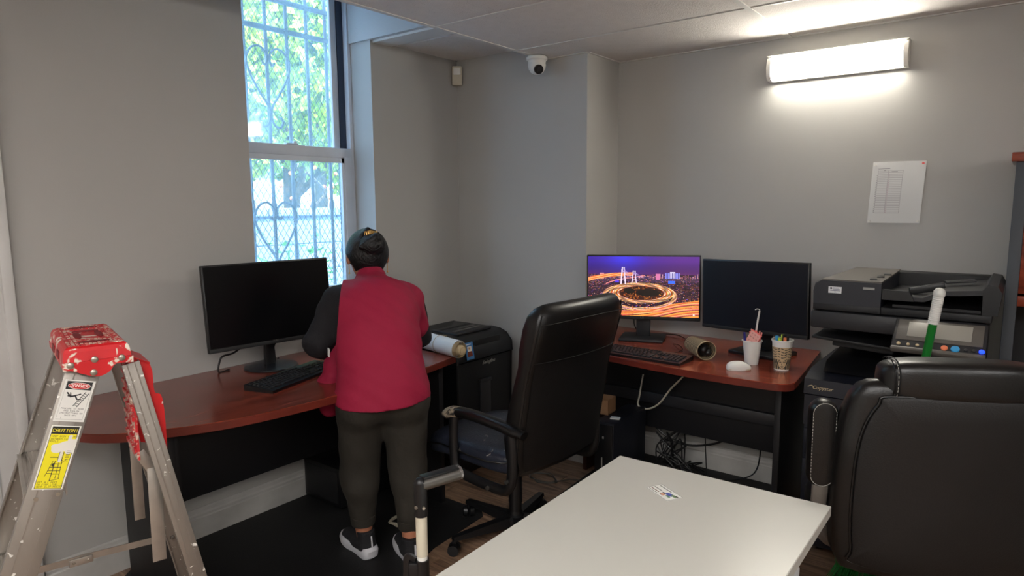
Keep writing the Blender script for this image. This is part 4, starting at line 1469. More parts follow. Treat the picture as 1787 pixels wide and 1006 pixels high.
def cup(name, label, loc, h, r0, r1, sleeve=None, rz=0.0):
    t = thing(name, label, 'cup', loc, rz)
    B().lathe([(r0, 0), (r0 + 0.0005, 0.002), (r1, h - 0.004), (r1 + 0.0035, h - 0.003), (r1 + 0.0042, h), (r1 + 0.003, h + 0.0025), (r1 - 0.0005, h + 0.001), (r1 - 0.001, h - 0.006), (r0 - 0.001, 0.004), (0.001, 0.004)],
              n=40, cap=False).lathe([(0.001, 0.001), (r0, 0.001)], n=40, cap=False).out('body', 'white_plastic', t)
    B().lathe([(r1 + 0.001, h - 0.0035), (r1 + 0.0036, h - 0.0025), (r1 + 0.0042, h), (r1 + 0.003, h + 0.0027), (r1, h + 0.001)], n=40, cap=False).out('rim', 'white_plastic', t)
    if sleeve:
        z0, z1 = sleeve
        cv = cup_sleeve_canvas()
        def pos(u, v):
            z = z1 + (z0 - z1) * v
            r = r0 + (r1 - r0) * z / h + 0.0014
            a = -PI / 2 + (u - 0.5) * 2 * PI
            return (r * math.cos(a), r * math.sin(a), z)
        print_mesh(cv, 'sleeve', pos, 'print', t)['label'] = 'brown paper sleeve with dark wavy line drawing'
    return t

c1 = Vector((-0.955, 3.035, DZ))
cup('paper_cup', 'plain white paper cup holding pink pads and a white stick', c1, 0.110, 0.029, 0.0415)
c2 = Vector((-0.815, 3.01, DZ))
cup('paper_cup', 'paper cup with patterned brown sleeve full of markers', c2, 0.134, 0.031, 0.0435, (0.006, 0.106), math.radians(18))

def rod(name, label, cat, base, top, r, m, parts=()):
    base, top = Vector(base), Vector(top)
    d = (top - base)
    t = thing(name, label, cat, base)
    B().cyl((0, 0, 0), d, r, r, 14).out('barrel', m, t)
    return t, d
t = thing('sticky_pad', 'pink sticky note pad with printed labels in the plain cup', 'note pad', c1 + Vector((-0.008, -0.006, 0.090)))
mxp = Matrix.Rotation(math.radians(-8), 4, 'Z') @ Matrix.Rotation(math.radians(28), 4, 'Y')
o = B().box((0, 0, 0.03), (0.052, 0.012, 0.075), None, 0.001).out('pad', 'coral', t)
o.data.transform(mxp)
cv = Canvas(44, 64, (236, 172, 160))
for r in range(4):
    for k in range(3):
        cv.rect(6 + 13 * k, 8 + 15 * r, 12 + 13 * k, 10 + 15 * r, (150, 90, 88))
        cv.rect(8 + 13 * k, 12 + 15 * r, 11 + 13 * k, 13 + 15 * r, (170, 110, 108))
o = print_mesh(cv, 'printed_front', flat(mxp @ basis((0, -0.0065, 0.03), (1, 0, 0), (0, 0, 1)), 0.050, 0.073), 'print', t)
t = thing('sticky_pad', 'coral sticky note pad leaning right in the plain cup', 'note pad', c1 + Vector((0.018, 0.008, 0.090)))
o = B().box((0, 0, 0.034), (0.034, 0.012, 0.064), (0.0, 0.0, 0.0), 0.001).out('pad', 'coral', t)
mxq = Matrix.Rotation(math.radians(20), 4, 'Z') @ Matrix.Rotation(math.radians(-16), 4, 'Y')
o.data.transform(mxq)
o = B().box((0, 0.0065, 0.034), (0.032, 0.001, 0.062)).out('cover', 'pink', t)
o.data.transform(mxq)
for k, (dx_, hh, lean) in enumerate(((-0.004, 0.158, -0.008), (0.026, 0.152, 0.014), (0.032, 0.146, 0.02))):
    one(B().cyl((0, 0, 0), (lean, 0.004, hh - 0.03), 0.0035, 0.0035, 10).sphere((lean, 0.004, hh - 0.03), 0.0035, n=10, m=6), 'lollipop_stick', 'pink',
        ['thin pink stick left of the tall white stick', 'thin pink stick right of the tall white stick', 'outermost thin pink stick in the plain cup'][k], 'stick', c1 + Vector((dx_ * 0.5, 0.012, 0.03)))
t = thing('bent_stick', 'tall white bent stick standing in the plain cup', 'stick', c1 + Vector((-0.004, 0.006, 0.01)))
B().tube([(0, 0, 0), (0.012, 0.004, 0.10), (0.02, 0.006, 0.18), (0.027, 0.008, 0.238)], 0.0042, 10).out('shaft', 'white_plastic', t)
B().tube([(0.027, 0.008, 0.236), (0.026, 0.008, 0.244), (0.016, 0.004, 0.246), (0.009, 0.002, 0.242)], 0.0028, 8, flat=0.6).out('hook_tip', 'white_plastic', t)
t = thing('pen', 'blue capped pen at the left of the plain cup', 'pen', c1 + Vector((-0.017, -0.012, 0.008)))
B().cyl((0, 0, 0), (-0.014, 0, 0.115), 0.005, 0.005, 12).out('barrel', 'white_plastic', t)
B().cyl((-0.0125, 0, 0.100), (-0.0165, 0, 0.138), 0.006, 0.005, 12).out('cap', 'navy', t)
for k, (dx_, dy_, m, hh, r, lb) in enumerate(((-0.024, -0.004, 'blue', 0.158, 0.0085, 'blue marker at the left edge of the sleeved cup'), (-0.008, -0.016, 'lime', 0.152, 0.0085, 'lime green highlighter at the front of the sleeved cup'),
                                             (-0.004, 0.014, 'lime', 0.163, 0.008, 'yellow-green marker at the back of the sleeved cup'), (0.013, -0.008, 'orange', 0.154, 0.007, 'orange marker in the middle of the sleeved cup'),
                                             (0.022, 0.002, 'black', 0.160, 0.006, 'black marker at the right of the sleeved cup'), (0.004, -0.004, 'black', 0.165, 0.005, 'slim black pen in the middle of the sleeved cup'))):
    t = thing('marker', lb, 'marker', c2 + Vector((dx_ * 0.55, dy_ * 0.55, 0.006)))
    e = Vector((dx_ * 0.42, dy_ * 0.42, hh - 0.014))
    B().cyl((0, 0, 0), e * 0.72, r * 0.8, r * 0.8, 14).out('barrel', 'white_plastic' if m != 'black' else 'black', t)
    B().cyl(e * 0.70, e, r, r * 0.9, 14).out('cap', m, t)
# nested sleeves lying on their side
ax = Vector((0.17, -0.165, 0))
t = thing('sleeve_stack', 'stack of nested brown cup sleeves lying on the small desk', 'sleeves', (-1.272, 3.10, DZ), math.atan2(ax.y, ax.x))
for k in range(24):
    x0 = k * 0.0072
    r0, r1 = 0.0365 + 0.00042 * k, 0.0385 + 0.00042 * k
    ln = 0.010
    cc = 0.046
    m = 'sleeve_a' if k % 2 else 'sleeve_b'
    if m not in M:
        M['sleeve_a'] = mat('kraft paper', rgb(186, 166, 132), 0.85, var=0.06, vscale=30)
        M['sleeve_b'] = mat('printed kraft paper', rgb(50, 48, 42), 0.85, var=0.1, vscale=40)
    b = B()
    ring = lambda x, r: [(x, r * math.cos(2 * PI * q / 32), cc + 0.93 * r * math.sin(2 * PI * q / 32)) for q in range(32)]
    if k < 23:
        b.rings([ring(x0, r0 + 0.002), ring(x0 + 0.0072, r0 + 0.0034), ring(x0 + 0.0072, r0 + 0.0010), ring(x0, r0 + 0.0002)], closed=True, cap=False)
    else:
        b.rings([ring(x0, r0 + 0.002), ring(x0 + ln, r1), ring(x0 + ln, r1 - 0.0018), ring(x0, r0)], closed=True, cap=False)
    b.out('sleeve', m if k < 23 else 'sleeve_a', t)
B().sphere((0.145, 0.0, 0.044), 0.03, (0.9, 1, 1)).sphere((0.165, 0.01, 0.035), 0.018).sphere((0.165, -0.012, 0.05), 0.017).out('plastic_lids', 'black', t)
# mouse
t = thing('computer_mouse', 'white computer mouse at the front of the small desk', 'mouse', (-0.968, 2.90, DZ), math.radians(35))
def mf(p):
    k = 1 + 0.14 * math.cos(p.x * 40)
    z = p.z if p.z > -0.008 else -0.008
    return (p.x, p.y * (1 - 0.12 * (p.x > 0) * p.x / 0.05), z * (1.0 if p.x < 0.01 else max(0.45, 1.0 - (p.x - 0.01) * 9)))
B().pillow((0, 0, 0.008), (0.108, 0.066, 0.058), 0.8, fn=mf).out('shell', 'white_plastic', t)
B().pillow((0, 0, 0.004), (0.104, 0.060, 0.010), 0.6).out('base', 'cream_plastic', t)
B().cyl((0.034, -0.004, 0.0225), (0.034, 0.004, 0.0225), 0.007, n=14).out('scroll_wheel', 'steel', t)

# ------------------------------------------------------------------ white table and business card
tb = thing('white_table', 'white table in the foreground with a card lying on it', 'table', (-0.640, 1.27, 0))
T = [(-0.304, 0.491), (0.297, 0.508), (0.297, -0.49), (-0.291, -0.49)]
def tri(b, z0, z1):
    return slab(b, T, z0, z1, 0.002)
tri(B(), 0.692, 0.72).out('tabletop', 'laminate', tb)
B().rings([[(x * 0.96, y * 0.96, z) for x, y in T] for z in (0.675, 0.692)]).out('apron', 'laminate_edge', tb)
for x, y in T:
    b = B()
    x, y = x * 0.90, y * (0.42 if y > 0 else 0.94)
    b.box2((x - 0.025, y - 0.025, 0), (x + 0.025, y + 0.025, 0.68), 0.004).out('leg', 'laminate_edge', tb)

cv = Canvas(84, 48, (232, 232, 226))
cv.rect(0, 0, 84, 1, (60, 60, 60)); cv.rect(0, 47, 84, 48, (70, 70, 70)); cv.rect(83, 0, 84, 48, (80, 80, 80)); cv.rect(0, 0, 1, 48, (120, 120, 120))
for k in range(11):
    cv.rect(6 + 4 * k, 6, 9 + 4 * k, 10, (70, 66, 64))
for k in range(8):
    cv.rect(4 + 4 * k, 22, 7 + 4 * k, 26, (84, 80, 76))
cv.rect(4, 33, 34, 36, (110, 60, 60))
cv.rect(4, 41, 38, 43, (90, 84, 80))
cv.ell(58, 20, 12, 8, (70, 84, 170)); cv.ell(48, 34, 7, 6, (210, 150, 120)); cv.ell(70, 16, 9, 5, (90, 120, 70)); cv.ell(44, 26, 6, 3, (50, 46, 50)); cv.ell(64, 30, 8, 4, (90, 130, 100)); cv.ell(76, 12, 6, 3, (60, 60, 50))
cv.ell(46, 38, 4, 2, (60, 40, 40))
t = thing('business_card', 'small printed card with a coloured picture on the white table', 'card', (-0.720, 1.597, 0.7202), math.radians(-28.6))
B().box((0, 0, 0.0002), (0.0935, 0.051, 0.0004)).out('card_stock', 'paper', t, 0)
print_mesh(cv, 'printed_face', flat(basis((0, 0, 0.0006), (1, 0, 0), (0, 1, 0)), 0.093, 0.0505), 'print', t)

# ------------------------------------------------------------------ upright pole with grip
hp = Vector((-1.085, 1.045, 0))
t = thing('trolley_handle', 'light pole with an angled black and silver grip beside the white table', 'pole', hp)
gdir = Vector((0.25, 0.97, 0.0)).normalized()
B().cyl((0, 0, 0.02), (0, 0, 0.80), 0.0125, n=20).out('pole', 'white_plastic', t)
B().cyl((0, 0, 0.665), (0, 0, 0.768), 0.0138, n=20).out('wrap_label', 'cream_plastic', t)
B().cyl((0, 0, 0.765), (0, 0, 0.845), 0.0155, n=20).sphere((0, 0, 0.845), 0.0155, n=16, m=8).out('elbow', 'black', t)
B().cyl((0.0145, -0.006, 0.79), (0.0175, -0.0075, 0.79), 0.004, n=10).cyl((0.0, -0.0145, 0.79), (0.0, -0.0175, 0.79), 0.0045, n=10).out('screw', 'rivet', t)
e = gdir * 0.105
B().cyl((0, 0, 0.842), e + Vector((0, 0, 0.842)), 0.0165, n=24).out('grip', 'steel', t)
u_ = Vector((-gdir.y, gdir.x, 0))
mxg = basis(Vector((0, 0, 0.8585)) + e * 0.5, gdir, u_)
o = B().box((0, 0, 0), (0.098, 0.025, 0.006), None, 0.002).out('grip_insert', 'black', t)
o.data.transform(mxg)
B().lathe([(0.0175, 0), (0.0175, 0.006), (0.012, 0.009)], e + Vector((0, 0, 0.842)), gdir, 24).out('grip_cap', 'chrome', t)
B().cyl((0, 0, 0.60), (0, 0, 0.655), 0.0165, n=20).tube([(-0.01, -0.012, 0.655), (-0.028, -0.018, 0.66), (-0.034, -0.02, 0.64), (-0.034, -0.02, 0.60)], 0.005, 8, flat=2.0).box((-0.012, -0.012, 0.625), (0.03, 0.02, 0.05), (0, 0, 0.6), 0.004).out('clip', 'black', t)
B().box((0, 0, 0.012), (0.10, 0.22, 0.022), None, 0.006).out('foot_plate', 'black', t)

# ------------------------------------------------------------------ broom behind the big chair
t = thing('broom', 'green broom handle with a white ribbed grip behind the big chair', 'broom', (-0.335, 2.70, 0))
top = Vector((-0.214, 2.66, 1.20)) - Vector((-0.335, 2.70, 0))
bot = Vector((0, 0, 0.14))
dd = (top - bot)
dn = dd.normalized()
B().cyl(bot, top - dn * 0.11, 0.0135, n=18).out('handle', 'green_pole', t)
prof = [(0.0165, 0)]
for k in range(16):
    prof += [(0.0172, 0.003 + 0.006 * k), (0.0160, 0.006 + 0.006 * k)]
prof += [(0.0185, 0.102), (0.018, 0.115), (0.012, 0.124), (0.002, 0.127)]
B().lathe(prof, top - dn * 0.125, dn, 20).out('grip', 'white_plastic', t)
B().sphere(top - dn * 0.012 + Vector((0.004, -0.013, 0.0)), 0.004, n=10, m=6).out('hang_hole', 'paper_tan', t)
B().box((0, 0, 0.13), (0.32, 0.05, 0.035), (0, 0, 0.35), 0.01).out('head', 'green_pole', t)
b = B()
for i in range(260):
    x, y = rng.uniform(-0.155, 0.155), rng.uniform(-0.02, 0.02)
    fx = x * 1.3 + rng.uniform(-0.01, 0.01)
    c5, s5 = math.cos(0.35), math.sin(0.35)
    b.cyl((x * c5 - y * s5, x * s5 + y * c5, 0.12), (fx * c5 - y * 2 * s5, fx * s5 + y * 2 * c5, 0.005), 0.0016, 0.0012, 3, False)
stuff(b.out('bristles', 'green_bristle', t, 0))

# ================================================================== COPIER
cp = thing('copier', 'large dark multifunction copier against the grey wall', 'copier', (-0.385, 2.88, 0))
B().box2((-0.295, 0.0, 0.04), (0.295, 0.58, 0.70), 0.008).out('lower_body', 'navy_black', cp)
for z0, z1 in ((0.06, 0.20), (0.21, 0.43), (0.44, 0.56)):
    dr_ = B().box2((-0.292, -0.012, z0), (0.292, 0.006, z1 - 0.006), 0.006).out('drawer', 'navy_black', cp)
    B().box2((-0.10, -0.016, z1 - 0.035), (0.10, -0.011, z1 - 0.018), 0.002).out('drawer_handle', 'black', dr_)
B().rings([[(x, y, z) for x, y, z in ((s, -0.014, 0.572), (s, -0.014, 0.700), (s, 0.02, 0.704), (s, 0.02, 0.572))] for s in (-0.294, 0.294)]).out('front_cover', 'navy_black', cp)
# top cover with sloping front lip
B().rings([[(s, -0.016, 0.705), (s, -0.012, 0.768), (s, 0.09, 0.792), (s, 0.56, 0.792), (s, 0.56, 0.705)] for s in (-0.297, 0.297)]).out('upper_body', 'navy_black', cp)
lettering('Copystar', 0.021, basis((-0.226, -0.0150, 0.735), (1, 0, 0), (0, 0.06, 1)), 'paper_tan', cp, shear=0.25)
B().tube([(-0.282, -0.015, 0.736), (-0.274, -0.015, 0.740), (-0.267, -0.015, 0.742), (-0.260, -0.015, 0.737)], 0.0016, 6).out('emblem', 'paper_tan', cp)
for x in (-0.22, 0.22):
    for y in (0.08, 0.5):
        B().cyl((x - 0.012, y, 0.025), (x + 0.012, y, 0.025), 0.025, n=16).box2((x - 0.006, y - 0.01, 0.03), (x + 0.006, y + 0.01, 0.05)).out('caster', 'black', cp)
# output tray area
B().rings([[(s, 0.05, 0.792), (s, 0.10, 0.83), (s, 0.40, 0.85), (s, 0.40, 0.792)] for s in (-0.24, 0.22)]).out('output_tray', 'black', cp)
B().box2((-0.20, 0.36, 0.79), (0.295, 0.57, 0.985), 0.004).box2((0.12, 0.08, 0.79), (0.295, 0.57, 0.985), 0.004).out('column', 'black', cp)
B().box((-0.12, 0.17, 0.935), (0.32, 0.34, 0.012), (0, 0.06, 0), 0.003).box((-0.10, 0.06, 0.912), (0.22, 0.04, 0.02), (0, 0.06, 0), 0.004).out('job_tray', 'black_matte', cp)
# scanner unit
B().box2((-0.283, -0.03, 0.988), (0.30, 0.56, 1.058), 0.008).out('scanner_unit', 'charcoal', cp)
B().box2((-0.03, -0.0335, 0.995), (0.10, -0.029, 1.05), 0.001).out('scanner_cover', 'copier_dark', cp) if False else None
# document feeder left block
AF = [(-0.275, 1.064), (-0.278, 1.14), (-0.272, 1.168), (-0.250, 1.182), (-0.035, 1.182), (-0.035, 1.064)]
B().rings([[(x, y, z + (0.0 if y < 0 else 0.0)) for x, z in AF] for y in (-0.022, 0.02)]
          + [[(x + 0.03 * (1 if x < -0.2 else 0), 0.42, z + (0.012 if z > 1.1 else 0)) for x, z in AF]]).out('feeder_body', 'navy_black', cp)
B().rings([[(-0.250, -0.018, 1.1825), (-0.035, -0.018, 1.1825), (-0.030, 0.42, 1.1965), (-0.205, 0.42, 1.1965)],
           [(-0.248, -0.016, 1.187), (-0.036, -0.016, 1.187), (-0.031, 0.42, 1.201), (-0.203, 0.42, 1.201)]]).out('feeder_lid', 'copier_top', cp)
for k in range(3):
    B().box((-0.075 + 0.012 * k, 0.05 + 0.085 * k, 1.190 + 0.0027 * k), (0.026, 0.05, 0.005), (0, 0, 0.15), 0.001).out('lid_slot', 'black', cp)
B().box2((-0.276, -0.0238, 1.064), (-0.036, -0.0215, 1.088), 0.0005).out('front_band', 'carcass', cp)
cv = Canvas(46, 25, (222, 222, 224))
cv.ell(9, 6, 4, 4, (50, 52, 70))
for k, (a, c) in enumerate(((15, 36), (15, 40), (6, 42), (20, 28))):
    cv.rect(a, 4 + 5 * k, c, 6 + 5 * k, (110, 112, 130))
print_mesh(cv, 'service_sticker', flat(basis((-0.198, -0.0232, 1.146), (1, 0, 0), (0, 0, 1)), 0.048, 0.026), 'print', cp)['label'] = 'white service sticker'
B().box2((-0.098, -0.0235, 1.155), (-0.058, -0.0218, 1.164)).out('nameplate', 'thread', cp)
# feeder tray on the right
B().box2((-0.035, -0.018, 1.062), (0.315, 0.5, 1.09), 0.004).out('feeder_base', 'black_matte', cp)
B().rings([[(x, y, z) for x, z in ((-0.033, 1.135), (0.10, 1.135), (0.16, 1.165), (0.30, 1.178), (0.30, 1.160), (0.165, 1.148), (0.105, 1.120), (-0.033, 1.118))] for y in (0.0, 0.42)]).out('feeder_tray', 'charcoal', cp)
B().rings([[(-0.033, y, 1.158), (-0.033, y, 1.120), (0.075, y, 1.120), (0.055, y, 1.158)] for y in (-0.012, 0.012)]).out('paper_guide', 'black', cp)
B().box((0.10, 0.12, 1.158), (0.12, 0.02, 0.028), (0, -0.2, 0.3), 0.003).out('paper_guide', 'black', cp)
B().box((0.20, 0.2, 1.185), (0.10, 0.05, 0.008), (0, -0.1, 0.2), 0.002).out('tray_rest', 'black', cp)
B().rings([[(0.285, y, 1.09), (0.33, y, 1.09), (0.338, y, 1.17), (0.325, y, 1.195), (0.295, y, 1.200), (0.282, y, 1.18)] for y in (-0.02, 0.46)]).out('end_housing', 'black', cp)
B().box2((-0.20, 0.42, 1.06), (0.32, 0.5, 1.19), 0.006).out('hinge_cover', 'black_matte', cp)
B().box2((-0.0, 0.02, 1.09), (0.28, 0.40, 1.10)).out('lid_plate', 'carcass', cp)
# control panel, tilted towards the user
pn = B().box((0, 0, 0), (0.285, 0.145, 0.016), None, 0.006).out('control_panel', 'charcoal', cp)
tilt = math.radians(38)
pn.location = (0.168, -0.10, 1.012)
pn.rotation_euler = (tilt, 0, 0)
B().box((0, 0, 0), (0.285, 0.018, 0.022), None, 0.006).out('panel_lip', 'copier_top', pn).location = (0, -0.076, -0.002)
B().box((0, 0, 0), (0.262, 0.100, 0.003), None, 0.001).out('screen_bezel', 'copier_top', pn).location = (0, 0.012, 0.0085)
B().box((0, 0, 0), (0.195, 0.072, 0.003), None, 0.001).out('touch_screen', 'lcd', pn).location = (0.0, 0.015, 0.0105)
for x, m, w in ((-0.118, 'paper_tan', 0.014), (-0.088, 'paper_tan', 0.012), (-0.06, 'paper_tan', 0.012), (0.022, 'orange', 0.022), (0.054, 'blue', 0.028), (0.085, 'charcoal', 0.014), (0.108, 'charcoal', 0.014), (0.130, 'led_blue', 0.018)):
    B().lathe([(w / 2, 0), (w / 2 - 0.001, 0.004), (0.001, 0.005)], n=16).out('button', m, pn).location = (x, -0.058, 0.0075)
B().box2((0.10, -0.04, 0.955), (0.24, 0.05, 1.0), 0.004).out('panel_arm', 'black', cp)

# ------------------------------------------------------------------ bookcase at the right edge
bk = thing('bookcase', 'tall cherry bookcase with grey posts at the right edge beside the copier', 'bookcase', (0.30, 3.33, 0))
M['post_grey'] = mat('blue grey post', rgb(66, 70, 76), 0.6, var=0.05)
B().box2((-0.345, -0.16, 0), (-0.305, 0.17, 1.64), 0.003).out('side_panel', 'post_grey', bk)
B().box2((0.305, -0.16, 0), (0.345, 0.17, 1.64), 0.003).out('side_panel', 'post_grey', bk)
B().box2((-0.36, -0.18, 1.64), (0.36, 0.17, 1.675), 0.004).out('top', 'cherry_x', bk)
B().box2((-0.305, -0.155, 1.14), (0.305, -0.135, 1.64), 0.002).out('cupboard_door', 'cherry_x', bk)
B().box2((-0.305, -0.15, 1.09), (0.305, 0.16, 1.13), 0.002).out('shelf', 'cherry_x', bk)
for z in (0.08, 0.42, 0.76):
    B().box2((-0.305, -0.14, z), (0.305, 0.16, z + 0.02), 0.002).out('shelf', 'cherry_x', bk)
B().box2((-0.305, 0.15, 0.08), (0.305, 0.165, 1.64)).out('back_panel', 'carcass', bk)

# ================================================================== CHAIRS
def caster(b):
    return b

def star_base(t, r=0.31, m='black', metal='steel'):
    B().lathe([(0.045, 0.055), (0.05, 0.07), (0.048, 0.10), (0.032, 0.115), (0.03, 0.13)], n=24).out('hub', m, t)
    for k in range(5):
        a = 2 * PI * k / 5 + 0.32
        d = Vector((math.cos(a), math.sin(a), 0))
        s = Vector((-d.y, d.x, 0))
        rs = []
        for q in range(5):
            f = q / 4
            c = d * (0.03 + (r - 0.03) * f)
            w, h0, h1 = 0.026 - 0.010 * f, 0.062 + 0.004 * f, 0.108 - 0.026 * f
            rs.append([c + s * w + Vector((0, 0, h0)), c + s * w * 0.8 + Vector((0, 0, h1)), c - s * w * 0.8 + Vector((0, 0, h1)), c - s * w + Vector((0, 0, h0))])
        B().rings(rs).out('base_leg', m, t)
        c = d * (r - 0.005)
        ax_ = Vector((math.cos(a + 0.9), math.sin(a + 0.9), 0))
        b = B()
        for sg in (-1, 1):
            b.cyl(c + ax_ * sg * 0.008 + Vector((0, 0, 0.027)), c + ax_ * sg * 0.026 + Vector((0, 0, 0.027)), 0.027, 0.024, 18)
        b.cyl(c + Vector((0, 0, 0.03)), c + Vector((0, 0, 0.068)), 0.008, n=10)
        b.out('caster', m, t)
    return t

def cushion_ring(w, th, e, yc, z, n=36, tilt=0.0, bow=0.0):
    r = []
    for k in range(n):
        a = 2 * PI * k / n
        x = math.copysign(abs(math.cos(a)) ** e, math.cos(a)) * w / 2
        y = math.copysign(abs(math.sin(a)) ** e, math.sin(a)) * th / 2
        y += bow * (2 * x / w) ** 2
        r.append((x, yc + y, z + tilt * y))
    return r

# first chair: worn seat, back turned to us
ch = thing('office_chair', 'high-backed black leather office chair with a worn seat in the middle', 'chair', (-1.725, 2.245, 0), math.radians(85))
star_base(ch)
B().cyl((0, 0, 0.11), (0, 0, 0.30), 0.029, 0.027, 24).cyl((0, 0, 0.17), (0, 0, 0.30), 0.031, 0.03, 24).out('column_cover', 'black', ch)
B().cyl((0, 0, 0.29), (0, 0, 0.40), 0.015, n=18).out('gas_column', 'steel', ch)
B().box((0, -0.02, 0.405), (0.20, 0.26, 0.03), None, 0.008).cyl((0.05, -0.02, 0.395), (0.24, -0.02, 0.39), 0.006, n=10).out('mechanism', 'black', ch)
def seatf(p):
    z = p.z
    if p.y > 0.10:
        z -= (p.y - 0.10) ** 2 * 1.1
    if z > 0:
        z += 0.010 * math.cos(p.x * 9) - 0.012 * math.exp(-(p.x / 0.16) ** 2 - ((p.y) / 0.15) ** 2)
    return (p.x, p.y, z)
B().pillow((0, 0.065, 0.452), (0.50, 0.60, 0.115), 0.42, fn=seatf, n=48, m=20).out('seat', 'leather_blue', ch)
B().tube([(x, 0.035 + y, 0.465 - max(0, y - 0.10) ** 2 * 1.1) for x, y in outline([(-0.245, -0.2), (-0.246, 0.24), (-0.2, 0.305), (0.2, 0.305), (0.246, 0.24), (0.245, -0.2)], 5)], 0.004, 6, 1, closed=True).out('piping', 'leather', ch)
# back: stacked rings from bottom to top
def back_rings(prof, n=44):
    return [cushion_ring(w, th, e, yc, z, n, 0.0, bow) for z, w, th, e, yc, bow in prof]
BP = [(0.425, 0.46, 0.03, 0.30, -0.250, 0.02), (0.44, 0.50, 0.055, 0.30, -0.250, 0.02), (0.50, 0.535, 0.085, 0.28, -0.248, 0.025), (0.58, 0.55, 0.10, 0.26, -0.255, 0.03),
      (0.70, 0.55, 0.098, 0.26, -0.278, 0.03), (0.82, 0.545, 0.080, 0.28, -0.305, 0.03), (0.88, 0.545, 0.078, 0.28, -0.322, 0.03), (0.95, 0.55, 0.098, 0.3, -0.335, 0.03),
      (1.03, 0.548, 0.108, 0.34, -0.352, 0.028), (1.08, 0.535, 0.100, 0.4, -0.360, 0.024), (1.108, 0.50, 0.075, 0.5, -0.364, 0.02), (1.122, 0.44, 0.04, 0.6, -0.366, 0.015), (1.126, 0.36, 0.012, 0.7, -0.366, 0.01)]
B().rings(back_rings(BP)).out('backrest', 'leather', ch)
def back_at(z, BPp):
    for i in range(len(BPp) - 1):
        if BPp[i][0] <= z <= BPp[i + 1][0]:
            f = (z - BPp[i][0]) / (BPp[i + 1][0] - BPp[i][0])
            return [BPp[i][k] * (1 - f) + BPp[i + 1][k] * f for k in range(6)]
    return list(BPp[-1])
# rear cover panel: a skin over the rear face, below the headrest seam
def rear_panel(z0, z1, inset, off, BPp, nz=24, nx=20):
    b = B()
    vs, fs = [], []
    for i in range(nz + 1):
        z = z0 + (z1 - z0) * i / nz
        _, w, th, e, yc, bow = back_at(z, BPp)
        for j in range(nx + 1):
            s = -1 + 2 * j / nx
            x = s * (w / 2 - inset)
            c_ = min(1, abs(2 * x / w)) ** (1 / e)
            y = yc - (max(0, 1 - c_ * c_) ** 0.5) ** e * th / 2 + bow * (2 * x / w) ** 2 - off
            vs.append((x, y, z))
    for i in range(nz):
        for j in range(nx):
            a = i * (nx + 1) + j
            fs.append((a, a + 1, a + nx + 2, a + nx + 1))
    return b.add(vs, fs)
rear_panel(0.45, 0.895, 0.022, 0.003, BP).out('rear_cover', 'leather_back', ch)
def seam(z, dz, BPp, inset=0.012, off=0.004, r=0.0014, top=False):
    pts = []
    for j in range(17):
        s = -1 + 2 * j / 16
        _, w, th, e, yc, bow = back_at(z + dz * s * s, BPp)
        x = s * (w / 2 - inset)
        c_ = min(1, abs(2 * x / w)) ** (1 / e)
        pts.append((x, yc - (max(0, 1 - c_ * c_) ** 0.5) ** e * th / 2 + bow * (2 * x / w) ** 2 - off * 0.5, z + dz * s * s))
    return B().tube(pts, r, 6, 1)
seam(0.90, 0.0, BP).out('seam', 'leather_back', ch)
seam(1.06, -0.01, BP).out('seam', 'leather_back', ch)
for s in (-1, 1):
    pts = []
    for i in range(14):
        z = 0.45 + (1.09 - 0.45) * i / 13
        _, w, th, e, yc, bow = back_at(z, BP)
        pts.append((s * (w / 2 - 0.004), yc - th * 0.40 + bow, z))
    B().tube(pts, 0.003, 6, 2).out('side_piping', 'leather', ch)
# loop arms
for s in (-1, 1):
    x = s * 0.275
    arm = B().tube([(x, 0.095, 0.62), (x, 0.10, 0.56), (x, 0.10, 0.45), (x, 0.085, 0.385), (x, 0.02, 0.37), (x, -0.12, 0.365), (x, -0.205, 0.375), (x, -0.235, 0.44), (x, -0.235, 0.56), (x, -0.23, 0.61)], 0.018, 12, 5, flat=1.25, up=(1, 0, 0))
    ar = arm.out('armrest', 'black', ch)
    B().tube([(x, 0.135, 0.612), (x, 0.09, 0.632), (x, 0.0, 0.640), (x, -0.12, 0.636), (x, -0.20, 0.630), (x, -0.30 if s < 0 else -0.235, 0.617)], lambda f: 0.030 if 0.04 < f < 0.96 else 0.022, 14, 5, flat=0.75, up=(1, 0, 0)).out('arm_pad', 'leather', ar)
    B().tube([(x, 0.142, 0.612), (x, 0.10, 0.630), (x, 0.04, 0.638)], lambda f: 0.0315 if 0.1 < f < 0.9 else 0.026, 14, 5, flat=0.76, up=(1, 0, 0)).out('worn_patch', 'worn_arm', ar)
    for yy, zz in ((0.03, 0.37), (-0.12, 0.365), (-0.225, 0.42)):
        B().cyl((x + s * 0.014, yy, zz), (x + s * 0.026, yy, zz), 0.008, n=12).out('bolt', 'steel', ar)

